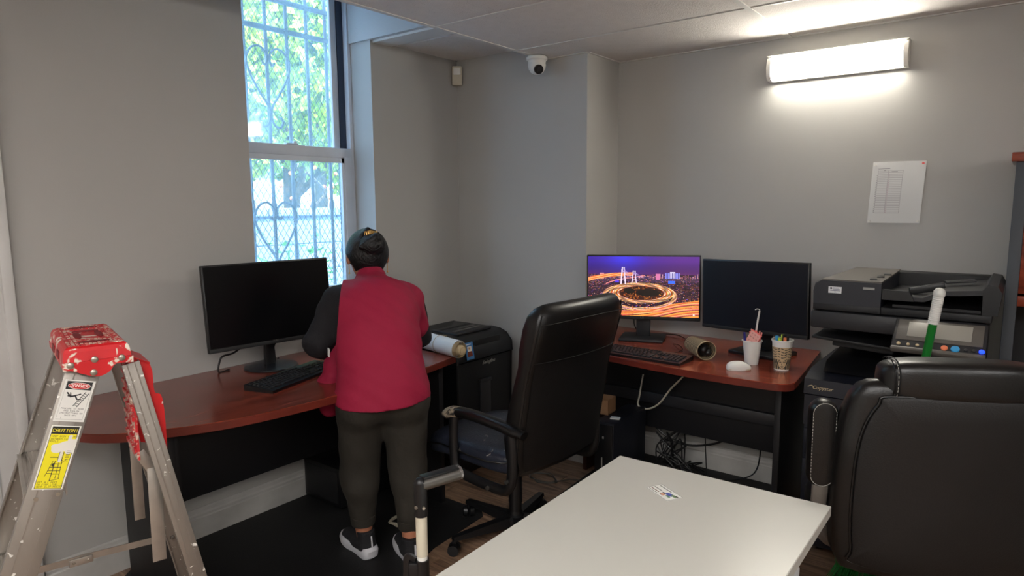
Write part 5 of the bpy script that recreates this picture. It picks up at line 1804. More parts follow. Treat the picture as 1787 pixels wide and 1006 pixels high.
# big chair in the right foreground: same idea, thicker back, flip-up arms
fx = Vector((-0.441, 0.897, 0))
c2_ = thing('office_chair', 'big black executive chair with padded headrest in the right foreground', 'chair', (-0.232, 2.33, 0), math.atan2(fx.y, fx.x) - PI / 2)
star_base(c2_, 0.33)
B().cyl((0, 0, 0.11), (0, 0, 0.30), 0.03, 0.028, 24).out('column_cover', 'black', c2_)
B().cyl((0, 0, 0.29), (0, 0, 0.41), 0.015, n=18).out('gas_column', 'steel', c2_)
B().box((0, 0, 0.415), (0.22, 0.26, 0.03), None, 0.008).out('mechanism', 'black', c2_)
B().pillow((0, 0.02, 0.49), (0.54, 0.52, 0.13), 0.45, fn=seatf, n=40, m=16).out('seat', 'leather', c2_)
BQ = [(0.44, 0.44, 0.03, 0.30, -0.262, 0.03), (0.455, 0.52, 0.06, 0.3, -0.262, 0.035), (0.50, 0.56, 0.085, 0.28, -0.262, 0.04), (0.60, 0.575, 0.10, 0.27, -0.264, 0.05), (0.72, 0.575, 0.10, 0.27, -0.270, 0.05),
      (0.84, 0.565, 0.095, 0.3, -0.282, 0.05), (0.92, 0.55, 0.09, 0.32, -0.292, 0.045), (0.97, 0.525, 0.085, 0.35, -0.300, 0.04), (1.00, 0.49, 0.08, 0.4, -0.304, 0.035), (1.015, 0.45, 0.06, 0.5, -0.306, 0.03), (1.022, 0.38, 0.03, 0.6, -0.306, 0.02)]
B().rings(back_rings(BQ)).out('backrest', 'leather', c2_)
def inner(z0, z1, prf, off):
    b = B()
    return b
PBo = [(-0.205, 0.475), (-0.238, 0.53), (-0.245, 0.70), (-0.236, 0.86), (-0.205, 0.955), (-0.16, 0.985), (0.16, 0.985), (0.205, 0.955), (0.236, 0.86), (0.245, 0.70), (0.238, 0.53), (0.205, 0.475)]
ol = outline(PBo, 6)
def rear_y(x, z, BPp, off):
    _, w, th, e, yc, bow = back_at(z, BPp)
    c_ = min(0.999, abs(2 * x / w)) ** (1 / e)
    return yc - (max(0, 1 - c_ * c_) ** 0.5) ** e * th / 2 + bow * (2 * x / w) ** 2 - off
rs = []
for f, off in ((1.0, 0.002), (0.995, 0.010), (0.96, 0.013), (0.75, 0.015), (0.4, 0.017), (0.02, 0.018)):
    rs.append([(x * f, rear_y(x * f, 0.72 + (z - 0.72) * f, BQ, off), 0.72 + (z - 0.72) * f) for x, z in ol])
B().rings(rs).out('rear_cover', 'leather_back', c2_)
B().tube([(x * 1.01, rear_y(x * 1.01, z, BQ, 0.004), z) for x, z in ol], 0.004, 8, 1, closed=True).out('piping', 'leather', c2_)
# headrest roll
def headf(p):
    return (p.x, p.y + 0.03 * (2 * p.x / 0.41) ** 2, p.z + 0.006 * math.cos(p.x * 7))
B().pillow((0.0, -0.302, 1.022), (0.40, 0.115, 0.112), 0.5, fn=headf, n=44, m=18).out('headrest', 'leather', c2_)
for dx_ in (0.010, 0.022):
    for s in (-1, 1):
        pts = []
        for k in range(15):
            a = -2.3 + 3.2 * k / 14 + PI
            X = s * (0.186 - dx_)
            pts.append((X, -0.302 + 0.03 * (2 * X / 0.41) ** 2 + math.copysign(abs(math.cos(a)) ** 0.75, math.cos(a)) * 0.0565, 1.023 + math.copysign(abs(math.sin(a)) ** 0.75, math.sin(a)) * 0.0555))
        B().tube(pts, 0.0018, 5, 1).out('head_seam', 'leather_back', c2_)
def stitches(pts, name, parent, ln=0.006, gap=0.006, r=0.0009):
    b = B()
    P = [Vector(p) for p in pts]
    acc = 0
    for i in range(len(P) - 1):
        d = P[i + 1] - P[i]
        L_ = d.length
        k = 0.0
        while k < L_:
            e_ = min(k + ln, L_)
            if e_ - k > 0.002:
                b.cyl(P[i] + d * (k / L_), P[i] + d * (e_ / L_), r, n=4)
            k += ln + gap
    return stuff(b.out(name, 'thread', parent, 0))
pts = []
for k in range(15):
    a = -2.3 + 3.2 * k / 14 + PI
    X = -0.168
    pts.append((X, -0.302 + 0.03 * (2 * X / 0.41) ** 2 + math.copysign(abs(math.cos(a)) ** 0.75, math.cos(a)) * 0.0590, 1.023 + math.copysign(abs(math.sin(a)) ** 0.75, math.sin(a)) * 0.0575))
stitches(pts, 'stitching', c2_)
# flip-up arms standing upright beside the back
for s in (-1, 1):
    x = s * 0.312
    y0 = -0.20
    rs = []
    oval = lambda f: [(x + math.cos(2 * PI * k / 36) * 0.038 * f * (1.0), math.sin(2 * PI * k / 36)) for k in range(36)]
    def pad(f, y):
        r_ = []
        for k in range(36):
            a = 2 * PI * k / 36
            cx2, cz2 = math.cos(a), math.sin(a)
            zc = 0.092 if cz2 > 0 else -0.092
            r_.append((x + cx2 * 0.038 * f, y, 0.803 + zc + cz2 * 0.038 * f))
        return r_
    ap = B().rings([pad(0.5, y0 - 0.026), pad(0.86, y0 - 0.024), pad(1.0, y0 - 0.014), pad(1.03, y0), pad(1.0, y0 + 0.014), pad(0.9, y0 + 0.022)]).out('arm_pad', 'leather', c2_)
    for f in (0.82,):
        pr = pad(f, y0 - 0.0248)
        stitches(pr + pr[:1], 'stitching', ap, 0.005, 0.004, 0.0009)
    B().tube([(x, y0 + 0.01, 0.76), (x, y0 - 0.01, 0.68), (x, y0 + 0.0, 0.60), (x - s * 0.01, y0 + 0.02, 0.54), (x - s * 0.06, y0 + 0.05, 0.47), (x - s * 0.15, y0 + 0.15, 0.43)],
             lambda f: 0.024 - 0.006 * f, 12, 5, flat=0.5, up=(1, 0, 0)).out('arm_bracket', 'copier_top', c2_)

# ================================================================== STEP LADDER
uD = Vector((0.235, 0.972, 0))          # front-to-back (to the right in the photograph)
ld_loc = Vector((-1.79, 0.64, 0))       # below the middle of the cap's near edge
lad = thing('step_ladder', 'aluminium step ladder with paint-spattered red top', 'ladder', ld_loc, math.atan2(uD.y, uD.x))
# local x = depth (right), local y = away from the camera side (width), z up
WD = 0.33
def bar(p, q, w, t_, up, m, name, parent, bev=0.0):
    """flat bar from p to q: w along 'up' direction projected, t_ the other way"""
    p, q = Vector(p), Vector(q)
    d = (q - p)
    L_ = d.length
    d.normalize()
    u = Vector(up)
    u = (u - d * u.dot(d)).normalized()
    v = d.cross(u)
    mx = Matrix(((d.x, u.x, v.x, (p.x + q.x) / 2), (d.y, u.y, v.y, (p.y + q.y) / 2), (d.z, u.z, v.z, (p.z + q.z) / 2), (0, 0, 0, 1)))
    o = B().box((0, 0, 0), (L_, w, t_), None, bev).out(name, m, parent)
    o.data.transform(mx)
    return o
def channel(p, q, w, t_, up, flange, side, m, name, parent):
    """C-channel rail"""
    p, q = Vector(p), Vector(q)
    d = (q - p)
    L_ = d.length
    d.normalize()
    u = Vector(up)
    u = (u - d * u.dot(d)).normalized()
    v = d.cross(u)
    if v.dot(Vector(side)) < 0:
        v = -v
    mx = Matrix(((d.x, u.x, v.x, (p.x + q.x) / 2), (d.y, u.y, v.y, (p.y + q.y) / 2), (d.z, u.z, v.z, (p.z + q.z) / 2), (0, 0, 0, 1)))
    b = B().box((0, 0, 0), (L_, w, t_), None, 0.0008)
    b.box((0, w / 2 - t_ / 2, flange / 2), (L_, t_, flange)).box((0, -w / 2 + t_ / 2, flange / 2), (L_, t_, flange))
    b.box((0, w * 0.22, -t_ * 0.6), (L_, 0.003, 0.0015)).box((0, -w * 0.22, -t_ * 0.6), (L_, 0.003, 0.0015))
    o = b.out(name, m, parent)
    o.data.transform(mx)
    return o
ZT = 1.16
fb, ft = Vector((-0.42, 0, 0.0)), Vector((-0.018, 0, 1.13))      # near front rail centre line, foot and top
gb, gt = Vector((0.28, 0, 0.0)), Vector((0.072, 0, 1.10))        # rear rail
sp_f, sp_g = 0.05, 0.03                                         # the ladder widens towards the floor
for s, y in ((0, 0.012), (1, WD - 0.012)):
    yo = -sp_f if s == 0 else sp_f
    channel(fb + Vector((0, y + yo, 0.012)), ft + Vector((0, y, 0)), 0.074, 0.003, (1, 0, 0), 0.022, (0, 1 if s == 0 else -1, 0), 'alu', 'front_rail', lad)
    yg = -sp_g if s == 0 else sp_g
    channel(gb + Vector((0, y + yg, 0.012)), gt + Vector((0, y, 0)), 0.041, 0.003, (1, 0, 0), 0.016, (0, 1 if s == 0 else -1, 0), 'alu', 'rear_rail', lad)
    B().box((fb.x, y + yo, 0.014), (0.09, 0.03, 0.028), None, 0.004).out('rubber_foot', 'black_rubber', lad)
    B().box((gb.x, y + yg, 0.014), (0.055, 0.028, 0.028), None, 0.004).out('rubber_foot', 'black_rubber', lad)
def rail_x(z, a, b_):
    return a.x + (b_.x - a.x) * z / b_.z
for z in (0.26, 0.54, 0.82):
    x = rail_x(z, fb, ft)
    ex = sp_f * (1 - z / 1.13)
    st_ = B().box((x - 0.002, WD / 2, z), (0.085, WD + 2 * ex - 0.035, 0.006), None, 0.001).box((x - 0.043, WD / 2, z - 0.02), (0.003, WD + 2 * ex - 0.03, 0.045)).box((x + 0.04, WD / 2, z - 0.012), (0.003, WD + 2 * ex - 0.035, 0.028))
    for k in range(9):
        st_.box((x - 0.038 + 0.009 * k, WD / 2, z + 0.004), (0.003, WD + 2 * ex - 0.04, 0.003))
    stp = st_.out('step', 'alu_clean', lad)
    for s in (0, 1):
        yy = -ex + 0.012 if s == 0 else WD + ex - 0.012
        for dx_ in (-0.022, 0.022):
            B().cyl((x + dx_, yy - 0.006, z - 0.014), (x + dx_, yy + 0.006, z - 0.014), 0.005, n=10).out('rivet', 'rivet', stp)
# red cap
def cap_ring(z, a):
    return [(x, y, z) for x, y in ((-0.066 - a, -0.002 - a), (0.066 + a, -0.002 - a), (0.066 + a, WD + 0.002 + a), (-0.066 - a, WD + 0.002 + a))]
capo = B().rings([cap_ring(ZT - 0.050, 0.008), cap_ring(ZT - 0.012, 0.004), cap_ring(ZT - 0.004, 0.0), cap_ring(ZT, -0.006)]).out('top_cap', 'red', lad, 20)
# scalloped near and far aprons hanging below the cap
ap = [(-0.074, 0.0), (-0.074, -0.018), (-0.055, -0.020), (-0.035, -0.030), (-0.010, -0.040), (0.006, -0.040), (0.022, -0.032), (0.034, -0.017), (0.046, -0.015), (0.075, -0.017), (0.075, 0.0)]
for s in (0, 1):
    y = -0.016 if s == 0 else WD + 0.010
    mxa = Matrix(((1, 0, 0, 0), (0, 0, 1, y), (0, 1, 0, ZT - 0.035), (0, 0, 0, 1)))
    B().prism([(x, z * 1.0) for x, z in outline(ap, 4, (0, 1, 9, 10))], 0.006, mxa).out('cap_apron', 'red', capo, 20)
    for x, z in ((-0.058, -0.006), (-0.008, 0.002), (0.050, -0.002), (-0.012, -0.030)):
        yy = y if s == 0 else y + 0.006
        sg = -1 if s == 0 else 1
        B().lathe([(0.0082, 0), (0.0075, 0.003), (0.004, 0.0048), (0.001, 0.005)], (x, yy, ZT - 0.035 + z), (0, sg, 0), 16).out('rivet', 'rivet', capo)
# tread on the cap: ribs, oval slots, tool holes
tr = B()
for i in range(13):
    for j in range(26):
        x, y = -0.054 + 0.009 * i, 0.012 + 0.0122 * j
        if (abs(x) < 0.03 and 0.09 < y < 0.26):
            continue
        tr.box((x, y, ZT + 0.0006), (0.0062, 0.0085, 0.0022))
stuff(tr.out('tread', 'red_top', capo, 0))
for x, y, rx, ry in ((0.0, 0.045, 0.036, 0.013), (-0.024, 0.16, 0.008, 0.05), (0.024, 0.16, 0.008, 0.05), (0.0, 0.285, 0.036, 0.012), (0.0, 0.22, 0.03, 0.010)):
    B().rings([[(x + rx * math.cos(2 * PI * k / 28), y + ry * math.sin(2 * PI * k / 28), ZT + z) for k in range(28)] for z in (0.0002, 0.0026)]).out('slot', 'hole', capo)
for z, w_ in ((1.115, 0.03), (1.115, 0.03)):
    pass
B().box((-0.0725, 0.10, ZT - 0.03), (0.003, 0.05, 0.018), (0, 0.1, 0)).box((-0.0735, 0.22, ZT - 0.035), (0.003, 0.05, 0.018), (0, 0.1, 0)).out('side_slot', 'hole', capo)

# stickers on the near front rail
rd = (ft - fb).normalized()
rn = Vector((rd.z, 0, -rd.x))
def on_rail(s_along):
    """centre of the rail face at a distance below the top"""
    p = ft - rd * s_along
    z = p.z
    y = 0.012 - sp_f * (1 - z / 1.13)
    return Vector((p.x, y - 0.0048, z))
cv = Canvas(120, 200, (216, 214, 208))
cv.rect(8, 6, 112, 8, (90, 88, 86)); cv.rect(8, 6, 9, 190, (150, 148, 144)); cv.rect(111, 6, 112, 190, (110, 108, 104)); cv.rect(8, 189, 112, 191, (150, 148, 144))
cv.rect(10, 8, 110, 46, (24, 24, 26))
cv.ell(60, 27, 44, 16, (230, 220, 214)); cv.ell(60, 27, 42, 14, (190, 36, 36))
cv.text('DANGER', 25, 20, (240, 236, 230), 2)
cv.line(22, 62, 38, 80, 3, (20, 20, 24)); cv.line(38, 80, 56, 74, 4, (20, 20, 24)); cv.line(40, 80, 34, 62, 2.5, (20, 20, 24)); cv.line(56, 74, 74, 66, 3, (20, 20, 24)); cv.line(56, 76, 66, 92, 3, (20, 20, 24)); cv.ell(30, 76, 5, 5, (20, 20, 24)); cv.line(66, 92, 80, 92, 2.5, (20, 20, 24))
cv.line(58, 124, 92, 56, 1.6, (30, 30, 32)); cv.line(74, 128, 106, 62, 1.6, (30, 30, 32))
for k in range(7):
    cv.line(61 + 4.7 * k, 118 - 9.2 * k, 76 + 4.5 * k, 123 - 9 * k, 1.2, (30, 30, 32))
for k, tx in enumerate(('FAILURE TO READ', 'AND FOLLOW', 'INSTRUCTIONS ON', 'THIS MAY')):
    cv.text(tx, 16 + (0 if k != 1 else 14) + (20 if k == 3 else 0), 134 + 11 * k, (40, 38, 38), 1)
cv.text('51', 18, 178, (60, 60, 60), 1)
def rail_pos(s0, w, h):
    ctr = on_rail(s0 + h / 2)
    up_ = (on_rail(s0) - on_rail(s0 + h)).normalized()
    return lambda u, v: tuple(ctr + Vector((1, 0, 0)) * (u - 0.5) * w / abs(rn.x) * 1.0 + up_ * (0.5 - v) * h - Vector((0, 0, 1)) * (u - 0.5) * w * rn.x * 0.30)
print_mesh(cv, 'danger_sticker', rail_pos(0.058, 0.058, 0.102), 'print', lad)['label'] = 'white and black DANGER sticker'
cv = Canvas(110, 270, (222, 220, 210))
cv.rect(6, 4, 104, 266, (30, 30, 26)); cv.rect(8, 6, 102, 264, (226, 212, 24))
cv.rect(8, 6, 102, 36, (28, 28, 24))
cv.text('CAUTION!', 12, 14, (230, 214, 40), 2) if False else cv.text('CAUTION!', 9, 14, (230, 214, 40), 2)
for k, tx in enumerate(('KEEP BODY CENTER', 'BETWEEN SIDE', 'RAILS')):
    cv.text(tx, 12, 42 + 11 * k, (50, 48, 30), 1)
q2 = np.random.default_rng(5)
wm = np.sin(cv.xx / 9.0) * 8 + np.sin(cv.yy / 5.0 + cv.xx / 14.0) * 7
m = (((cv.xx - 64) / 44.0) ** 2 + ((cv.yy - 92 + wm * 0.6) / 26.0) ** 2) < 1
cv.a[m] = (216, 212, 204)
m = (((cv.xx - 94) / 20.0) ** 2 + ((cv.yy - 60 + wm) / 16.0) ** 2) < 1
cv.a[m] = (216, 212, 204)
for x0, y0, x1, y1 in ((44, 150, 30, 214), (52, 150, 52, 232), (66, 150, 70, 222), (76, 146, 82, 222), (38, 176, 50, 176), (36, 190, 50, 190), (52, 176, 78, 176), (52, 190, 80, 190), (52, 204, 82, 204), (52, 162, 76, 162), (33, 202, 50, 202), (50, 234, 84, 224)):
    cv.line(x0, y0, x1, y1, 1.1, (50, 50, 40))
cv.line(66, 112, 66, 150, 5, (214, 210, 200)); cv.line(74, 112, 74, 150, 1, (60, 60, 50)); cv.line(60, 112, 58, 150, 1, (60, 60, 50)); cv.ell(48, 166, 6, 8, (50, 50, 40)); cv.line(30, 134, 58, 134, 1.2, (50, 50, 40)); cv.line(78, 156, 92, 140, 1.0, (50, 50, 40))
for k in range(7):
    cv.rect(84, 106 + 7 * k, 98, 108 + 7 * k, (80, 78, 40))
for k, tx in enumerate(('SET ALL FEET', 'ON FIRM LEVEL', 'WEAR SLIP-RESIST')):
    cv.text(tx, 12, 236 + 9 * k, (50, 48, 30), 1)
print_mesh(cv, 'caution_sticker', rail_pos(0.170, 0.056, 0.155), 'print', lad)['label'] = 'yellow and black CAUTION! sticker with paint on it'

# folded red shelf outside the rear rails
sg_ = (gt - gb).normalized()
sn = Vector((sg_.z, 0, -sg_.x))
shp = [(0.0, 0.0), (0.045, -0.028), (0.050, -0.10), (0.068, -0.125), (0.070, -0.27), (0.062, -0.285), (0.030, -0.275), (-0.006, -0.02)]
so_ = Vector((0.074, 0, 1.112))
def shelf_plate(y, t_, nm, par):
    mxa = Matrix(((1, 0, 0, so_.x), (0, 0, 1, y), (0, 1, 0, so_.z), (0, 0, 0, 1)))
    return B().prism([(x, z) for x, z in outline(shp, 4, (0, 5, 6, 7))], t_, mxa).out(nm, 'red_clean', par, 25)
sr_ = shelf_plate(0.030, 0.006, 'pail_shelf', lad)
shelf_plate(0.17, 0.006, 'shelf_flange', sr_)
f_ = B().rings([[(so_.x + a, y, so_.z + c) for y in (0.036,)][0:1] + [(so_.x + a, 0.17, so_.z + c), (so_.x + a + 0.006, 0.17, so_.z + c + 0.0), (so_.x + a + 0.006, 0.036, so_.z + c)] for a, c in ((0.0, -0.01), (0.0, -0.28))])
f_.out('shelf_plate', 'red_top', sr_, 0)
B().box((so_.x + 0.022, 0.10, so_.z - 0.012), (0.05, 0.14, 0.006), (0, 0.5, 0)).out('shelf_lip', 'red_clean', sr_, 0)
for k in range(9):
    B().box((so_.x - 0.002, 0.103, so_.z - 0.03 - 0.028 * k), (0.006, 0.125, 0.010)).out('shelf_rib', 'red_top', sr_, 0)
B().lathe([(0.008, 0), (0.007, 0.003), (0.001, 0.005)], (so_.x + 0.038, 0.030, so_.z - 0.165), (0, -1, 0), 14).lathe([(0.006, 0), (0.005, 0.003), (0.001, 0.004)], (so_.x + 0.045, 0.030, so_.z - 0.26), (0, -1, 0), 14).out('rivet', 'rivet', sr_)
# hanging shelf arms, spreaders
bar((0.112, 0.05, 0.80), (0.108, 0.045, 0.535), 0.034, 0.003, (1, 0, 0), 'alu_clean', 'shelf_arm', lad, 0.001)
bar((0.105, WD - 0.05, 0.90), (0.102, WD - 0.05, 0.565), 0.028, 0.003, (1, 0, 0), 'alu_clean', 'shelf_arm', lad, 0.001)
bar((0.080, 0.05, 0.85), (0.112, 0.05, 0.785), 0.026, 0.003, (1, 0, 0), 'alu_clean', 'arm_link', lad, 0.001)
for s in (0, 1):
    y = 0.02 if s == 0 else WD - 0.02
    y += -0.02 if s == 0 else 0.02
    zf, zr = 0.47, 0.455
    xf, xr = rail_x(zf, fb, ft) + 0.02, rail_x(zr, gb, gt)
    xm, zm = (xf + xr) / 2 - 0.03, (zf + zr) / 2 + 0.004
    if s == 0:
        y = 0.0
    o = bar((xf, y + 0.012, zf), (xm, y + 0.012, zm), 0.020, 0.003, (0, 0, 1), 'alu_clean', 'spreader', lad)
    bar((xm - 0.01, y + 0.016, zm), (xr, y + 0.016, zr), 0.020, 0.003, (0, 0, 1), 'alu_clean', 'spreader', lad)
    hp_ = B().box((xm, y + 0.008, zm - 0.006), (0.06, 0.004, 0.022), None, 0.003)
    hp_.out('spreader_hinge', 'alu_clean', lad)
    for dx_ in (-0.018, 0.018):
        B().lathe([(0.004, 0), (0.003, 0.002), (0.001, 0.003)], (xm + dx_, y + 0.006, zm - 0.006), (0, -1, 0), 10).out('rivet', 'rivet', lad)
    B().lathe([(0.007, 0), (0.006, 0.003), (0.001, 0.004)], (xr, y + 0.002, zr), (0, -1, 0), 12).out('rivet', 'steel', lad)

# ================================================================== PERSON
ps = thing('person', 'person in a magenta vest, black sleeves and olive trousers leaning over the desk', 'person', (-2.05, 1.77, 0.005), math.radians(58))
# local: +Y forward, +X to the person's right
LA, RA = np.array([-0.085, 0.06, 0.085]), np.array([0.088, -0.075, 0.085])
LK, RK = np.array([-0.095, 0.055, 0.385]), np.array([0.098, 0.0, 0.385])
LH, RH = np.array([-0.088, -0.01, 0.70]), np.array([0.088, -0.01, 0.70])
neck = np.array([0.0, 0.235, 1.185])
headc = np.array([0.0, 0.29, 1.275])
LS, RS = np.array([-0.150, 0.19, 1.080]), np.array([0.155, 0.19, 1.08])
LE, RE = np.array([-0.235, 0.175, 0.91]), np.array([0.215, 0.26, 0.90])
LW, RW = np.array([-0.11, 0.335, 0.815]), np.array([0.09, 0.40, 0.815])
body = SDF((-0.42, -0.25, -0.02), (0.42, 0.65, 1.45), 0.0055)
for A_, K_, H_, tw in ((LA, LK, LH, -1), (RA, RK, RH, 1)):
    body.cap(A_ + (0, 0, 0.0), K_ - (0, 0.01, 0.05), 0.032, 0.058, 0.02).cap(K_ - (0, 0.01, 0.05), K_, 0.058, 0.058, 0.02).cap(K_, H_, 0.060, 0.082, 0.03)
    body.cap(A_ + np.array([0, 0.01, -0.03]), A_ + np.array([-0.02 if tw < 0 else 0.0, 0.05, -0.045]), 0.026, 0.02, 0.02)
body.ell((0, 0.0, 0.74), (0.17, 0.125, 0.12), 0.04).ell((0, 0.06, 0.92), (0.15, 0.11, 0.17), 0.05).ell((0, 0.15, 1.05), (0.165, 0.105, 0.13), 0.05)
body.cap((0, 0.19, 1.13), neck + (0, 0.02, 0.03), 0.055, 0.048, 0.03)
for S_, E_, W_, F_, sg in ((LS, LE, LW, np.array([-0.02, 0.42, 0.785]), 1), (RS, RE, RW, np.array([0.05, 0.49, 0.785]), -1)):
    body.cap(S_, E_, 0.052, 0.042, 0.04).cap(E_, W_, 0.042, 0.027, 0.02)
    d = F_ - W_
    d = d / np.linalg.norm(d)
    sd = np.cross(d, (0, 0, 1.0))
    sd /= np.linalg.norm(sd)
    palm = W_ + d * 0.045
    body.ell(palm, (0.036, 0.036, 0.018), 0.015).cap(W_, palm, 0.024, 0.022, 0.02)
    for q, (ln, w_) in enumerate(((0.066, -0.027), (0.075, -0.009), (0.071, 0.009), (0.056, 0.026))):
        k0 = palm + d * 0.028 + sd * w_
        k1 = k0 + d * ln * 0.5 + np.array([0, 0, -0.004]) + sd * w_ * 0.15
        k2 = k1 + d * ln * 0.42 + np.array([0, 0, -0.016])
        body.cap(k0, k1, 0.0085, 0.008, 0.004).cap(k1, k2, 0.008, 0.0068, 0.003)
    th0 = palm - d * 0.02 - sd * sg * -0.026
    body.cap(th0, th0 + sd * sg * 0.028 + d * 0.025 + np.array([0, 0, -0.005]), 0.011, 0.009, 0.008).cap(th0 + sd * sg * 0.028 + d * 0.025 + np.array([0, 0, -0.005]), th0 + sd * sg * 0.036 + d * 0.05 + np.array([0, 0, -0.012]), 0.009, 0.0075, 0.003)
# head bowed forward
hr = (math.radians(-28), 0, 0)
Rm = np.array(Euler(hr).to_matrix())
def hp3(x, y, z):
    return headc + Rm @ np.array([x, y, z])
body.ell(headc, (0.078, 0.094, 0.098), 0.02, hr).ell(hp3(0, 0.03, -0.055), (0.055, 0.062, 0.055), 0.03, hr)
body.cap(neck + (0, 0.02, 0.02), headc + (0, -0.01, -0.02), 0.048, 0.05, 0.02)
body.cap(hp3(0, 0.094, 0.0), hp3(0, 0.108, -0.028), 0.008, 0.013, 0.012)
body.cap(hp3(-0.016, 0.088, -0.058), hp3(0.016, 0.088, -0.058), 0.007, 0.007, 0.008)
for s in (-1, 1):
    body.ell(hp3(s * 0.084, -0.002, -0.018), (0.009, 0.020, 0.032), 0.006, hr)
    body.ell(hp3(s * 0.03, 0.092, 0.008), (0.016, 0.010, 0.009), 0.004, hr, cut=True)
body.out('body', 'skin', ps)
for s in (-1, 1):
    p = hp3(s * 0.03, 0.080, 0.008)
    B().sphere(p, 0.011, n=12, m=8).out('eye', 'white_plastic', ps)
# trousers
tr_ = SDF((-0.3, -0.25, 0.1), (0.3, 0.3, 0.95), 0.006)
for A_, K_, H_ in ((LA, LK, LH), (RA, RK, RH)):
    hem = A_ + (K_ - A_) * 0.36
    tr_.cap(hem, K_ - (0, 0.012, 0.06), 0.054, 0.073, 0.02).cap(K_ - (0, 0.012, 0.06), K_, 0.073, 0.076, 0.02).cap(K_, H_, 0.077, 0.102, 0.03)
tr_.ell((0, -0.015, 0.735), (0.181, 0.142, 0.13), 0.03).ell((-0.085, -0.055, 0.70), (0.098, 0.098, 0.10), 0.03).ell((0.085, -0.055, 0.70), (0.098, 0.098, 0.10), 0.03)
tr_.ell((0, 0.02, 0.84), (0.17, 0.125, 0.10), 0.04)
tr_.warp(0.0022, 30, 0.7)
tr_.out('trousers', 'trousers', ps)
for A_, K_ in ((LA, LK), (RA, RK)):
    hem = A_ + (K_ - A_) * 0.36
    zc = hem[2] - 0.048
    B().lathe([(0.040, -0.008), (0.049, -0.004), (0.052, 0.012), (0.054, 0.034), (0.052, 0.037), (0.045, 0.03)], (hem[0], hem[1], zc + 0.0), n=32).out('hem', 'trousers', ps)
# shirt: torso and sleeves
sh2 = SDF((-0.42, -0.2, 0.66), (0.40, 0.6, 1.3), 0.006)
sh2.ell((0, 0.02, 0.80), (0.172, 0.13, 0.12), 0.04).ell((0, 0.075, 0.93), (0.165, 0.122, 0.17), 0.05).ell((0, 0.155, 1.05), (0.178, 0.115, 0.13), 0.05)
for S_, E_, W_ in ((LS, LE, LW), (RS, RE, RW)):
    sh2.cap(S_, E_, 0.068, 0.055, 0.05).cap(E_, W_, 0.057, 0.038, 0.025)
sh2.warp(0.003, 34, 1.9)
sh2.out('shirt', 'shirt', ps)
# vest: wide sleeveless smock over the back, open at the sides
ve = SDF((-0.34, -0.26, 0.58), (0.34, 0.42, 1.3), 0.006)
ve.ell((0.0, 0.10, 1.04), (0.188, 0.135, 0.155), 0.04).ell((0.0, 0.03, 0.90), (0.178, 0.148, 0.21), 0.04).ell((0.0, -0.02, 0.76), (0.182, 0.162, 0.20), 0.03)
ve.ell((0.0, -0.025, 0.68), (0.194, 0.170, 0.22), 0.03)
ve.cap((-0.145, 0.17, 1.115), (0.14, 0.17, 1.08), 0.062, 0.068, 0.05).cap((0, 0.19, 1.13), (0, 0.22, 1.165), 0.088, 0.068, 0.03)
ve.cap((0.145, 0.17, 1.07), (0.195, 0.215, 0.95), 0.070, 0.055, 0.04)
ve.warp(0.0026, 21, 0.2)
ve.warp(0.0018, 47, 1.1)
ve.plane((0, -0.2, 0.700), (0.03, 0.05, -1))
ve.plane((-0.170, 0, 1.0), (-1.0, 0.18, 0.10))
ve.plane((0, 0.12, 0.9), (0, 1, -0.42)) if False else None
ve.out('vest', 'vest', ps)
fr = SDF((-0.4, -0.1, 0.55), (0.1, 0.42, 1.05), 0.006)
fr.cap((-0.14, 0.20, 0.95), (-0.195, 0.17, 0.70), 0.035, 0.055, 0.03).cap((-0.195, 0.17, 0.70), (-0.20, 0.14, 0.645), 0.055, 0.045, 0.03).cap((-0.10, 0.21, 0.9), (-0.05, 0.2, 0.68), 0.04, 0.04, 0.04)
fr.warp(0.005, 40, 0.4)
fr.out('vest_front', 'vest', ps)['label'] = 'loose magenta front panel of the vest'
B().box((-0.200, 0.06, 0.895), (0.004, 0.02, 0.035), (0.2, 0, 0.2), 0.001).out('care_tag', 'paper', ps)
# hair
hh_ = SDF((-0.14, 0.10, 1.12), (0.14, 0.45, 1.46), 0.0045)
hh_.ell(headc + (0, -0.008, 0.006), (0.093, 0.104, 0.108), 0.01, hr)
hh_.ell(hp3(0, 0.085, -0.04), (0.075, 0.07, 0.085), 0.012, hr, cut=True)
hh_.ell(hp3(-0.079, 0.012, -0.045), (0.030, 0.034, 0.045), 0.01, hr, cut=True).ell(hp3(0.079, 0.012, -0.045), (0.030, 0.034, 0.045), 0.01, hr, cut=True)
hh_.ell(headc + np.array([0.012, -0.088, 0.044]), (0.056, 0.042, 0.048), 0.003).cap(headc + np.array([-0.035, -0.105, 0.04]), headc + np.array([0.025, -0.112, 0.078]), 0.015, 0.020, 0.003)
hh_.cap(headc + np.array([-0.02, -0.06, 0.085]), headc + np.array([0.0, -0.045, 0.108]), 0.018, 0.012, 0.01)
hh_.out('hair', 'hair', ps)
cl = B()
cpt = Vector(headc + np.array([0.006, -0.078, 0.098]))
for k in range(7):
    a = -0.9 + 0.3 * k
    cl.tube([cpt + Vector((0.006 * (k - 3), 0, 0)), cpt + Vector((0.008 * (k - 3), -0.012, 0.004)), cpt + Vector((0.009 * (k - 3), -0.014, -0.012))], 0.0022, 6, 3)
cl.tube([cpt + Vector((-0.022, 0, 0)), cpt + Vector((0, 0, 0.006)), cpt + Vector((0.022, 0, 0))], 0.003, 6, 4)
cl.out('hair_clip', 'gold', ps)
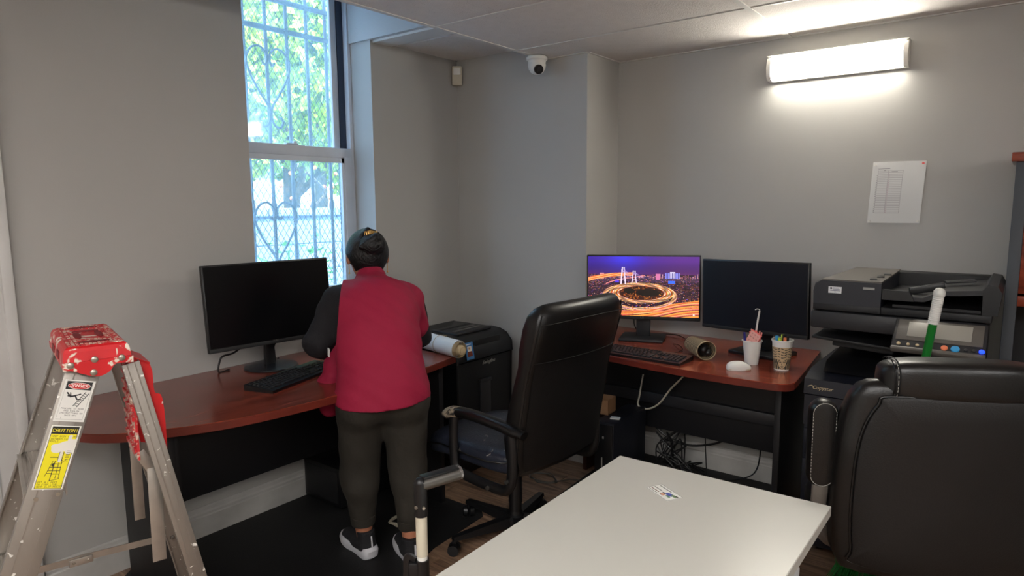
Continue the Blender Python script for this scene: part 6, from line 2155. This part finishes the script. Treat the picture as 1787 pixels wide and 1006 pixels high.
for s in (-1, 1):
    p = hp3(s * 0.083, -0.004, -0.05)
    B().cyl(p, p + np.array([0, 0, -0.035]), 0.0016, n=6).sphere(Vector(p) + Vector((0, 0, -0.038)), 0.004, n=8, m=6).out('earring', 'gold', ps)
# shoes
for nm, A_, yaw in (('l', LA, math.radians(22)), ('r', RA, math.radians(6))):
    mxs = Matrix.Translation((A_[0], A_[1], 0)) @ Matrix.Rotation(yaw, 4, 'Z')
    ol_ = [(0.0, -0.065), (0.030, -0.055), (0.036, -0.02), (0.034, 0.04), (0.044, 0.10), (0.040, 0.15), (0.018, 0.185), (-0.012, 0.185), (-0.036, 0.15), (-0.040, 0.10), (-0.033, 0.04), (-0.035, -0.02), (-0.030, -0.055)]
    oo = outline(ol_, 4)
    def ring(f, z, dy=0.0, tl=0.0):
        return [tuple(mxs @ Vector((x * f, (y - 0.05) * f + 0.05 + dy, z + tl * max(0, y) + (0.012 * max(0, (-y - 0.02) / 0.05) if z > 0.01 else 0)))) for x, y in oo]
    B().rings([ring(0.90, 0.0), ring(0.99, 0.008), ring(1.04, 0.028), ring(0.97, 0.044)]).out('shoe_sole', 'sole', ps)
    so2 = SDF((-0.25, -0.3, 0.0), (0.25, 0.35, 0.16), 0.005)
    tp = lambda x, y, z: np.array(mxs @ Vector((x, y, z)))
    so2.cap(tp(0, -0.025, 0.045), tp(0, 0.03, 0.05), 0.033, 0.036, 0.02).cap(tp(0, 0.03, 0.048), tp(0, 0.135, 0.036), 0.036, 0.034, 0.02).cap(tp(0, -0.02, 0.05), tp(0, -0.012, 0.115), 0.034, 0.039, 0.02)
    so2.plane((0, 0, 0.03), (0, 0, -1)).plane(tp(0, 0, 0.118), (0, 0, 1))
    so2.out('shoe_upper', 'shoe', ps)
    tb_ = B().box((0, 0, 0), (0.007, 0.004, 0.05), None, 0.001).out('heel_tab', 'sole', ps)
    tb_.data.transform(mxs @ Matrix.Translation((0, -0.0605, 0.078)) @ Matrix.Rotation(-0.12, 4, 'X'))
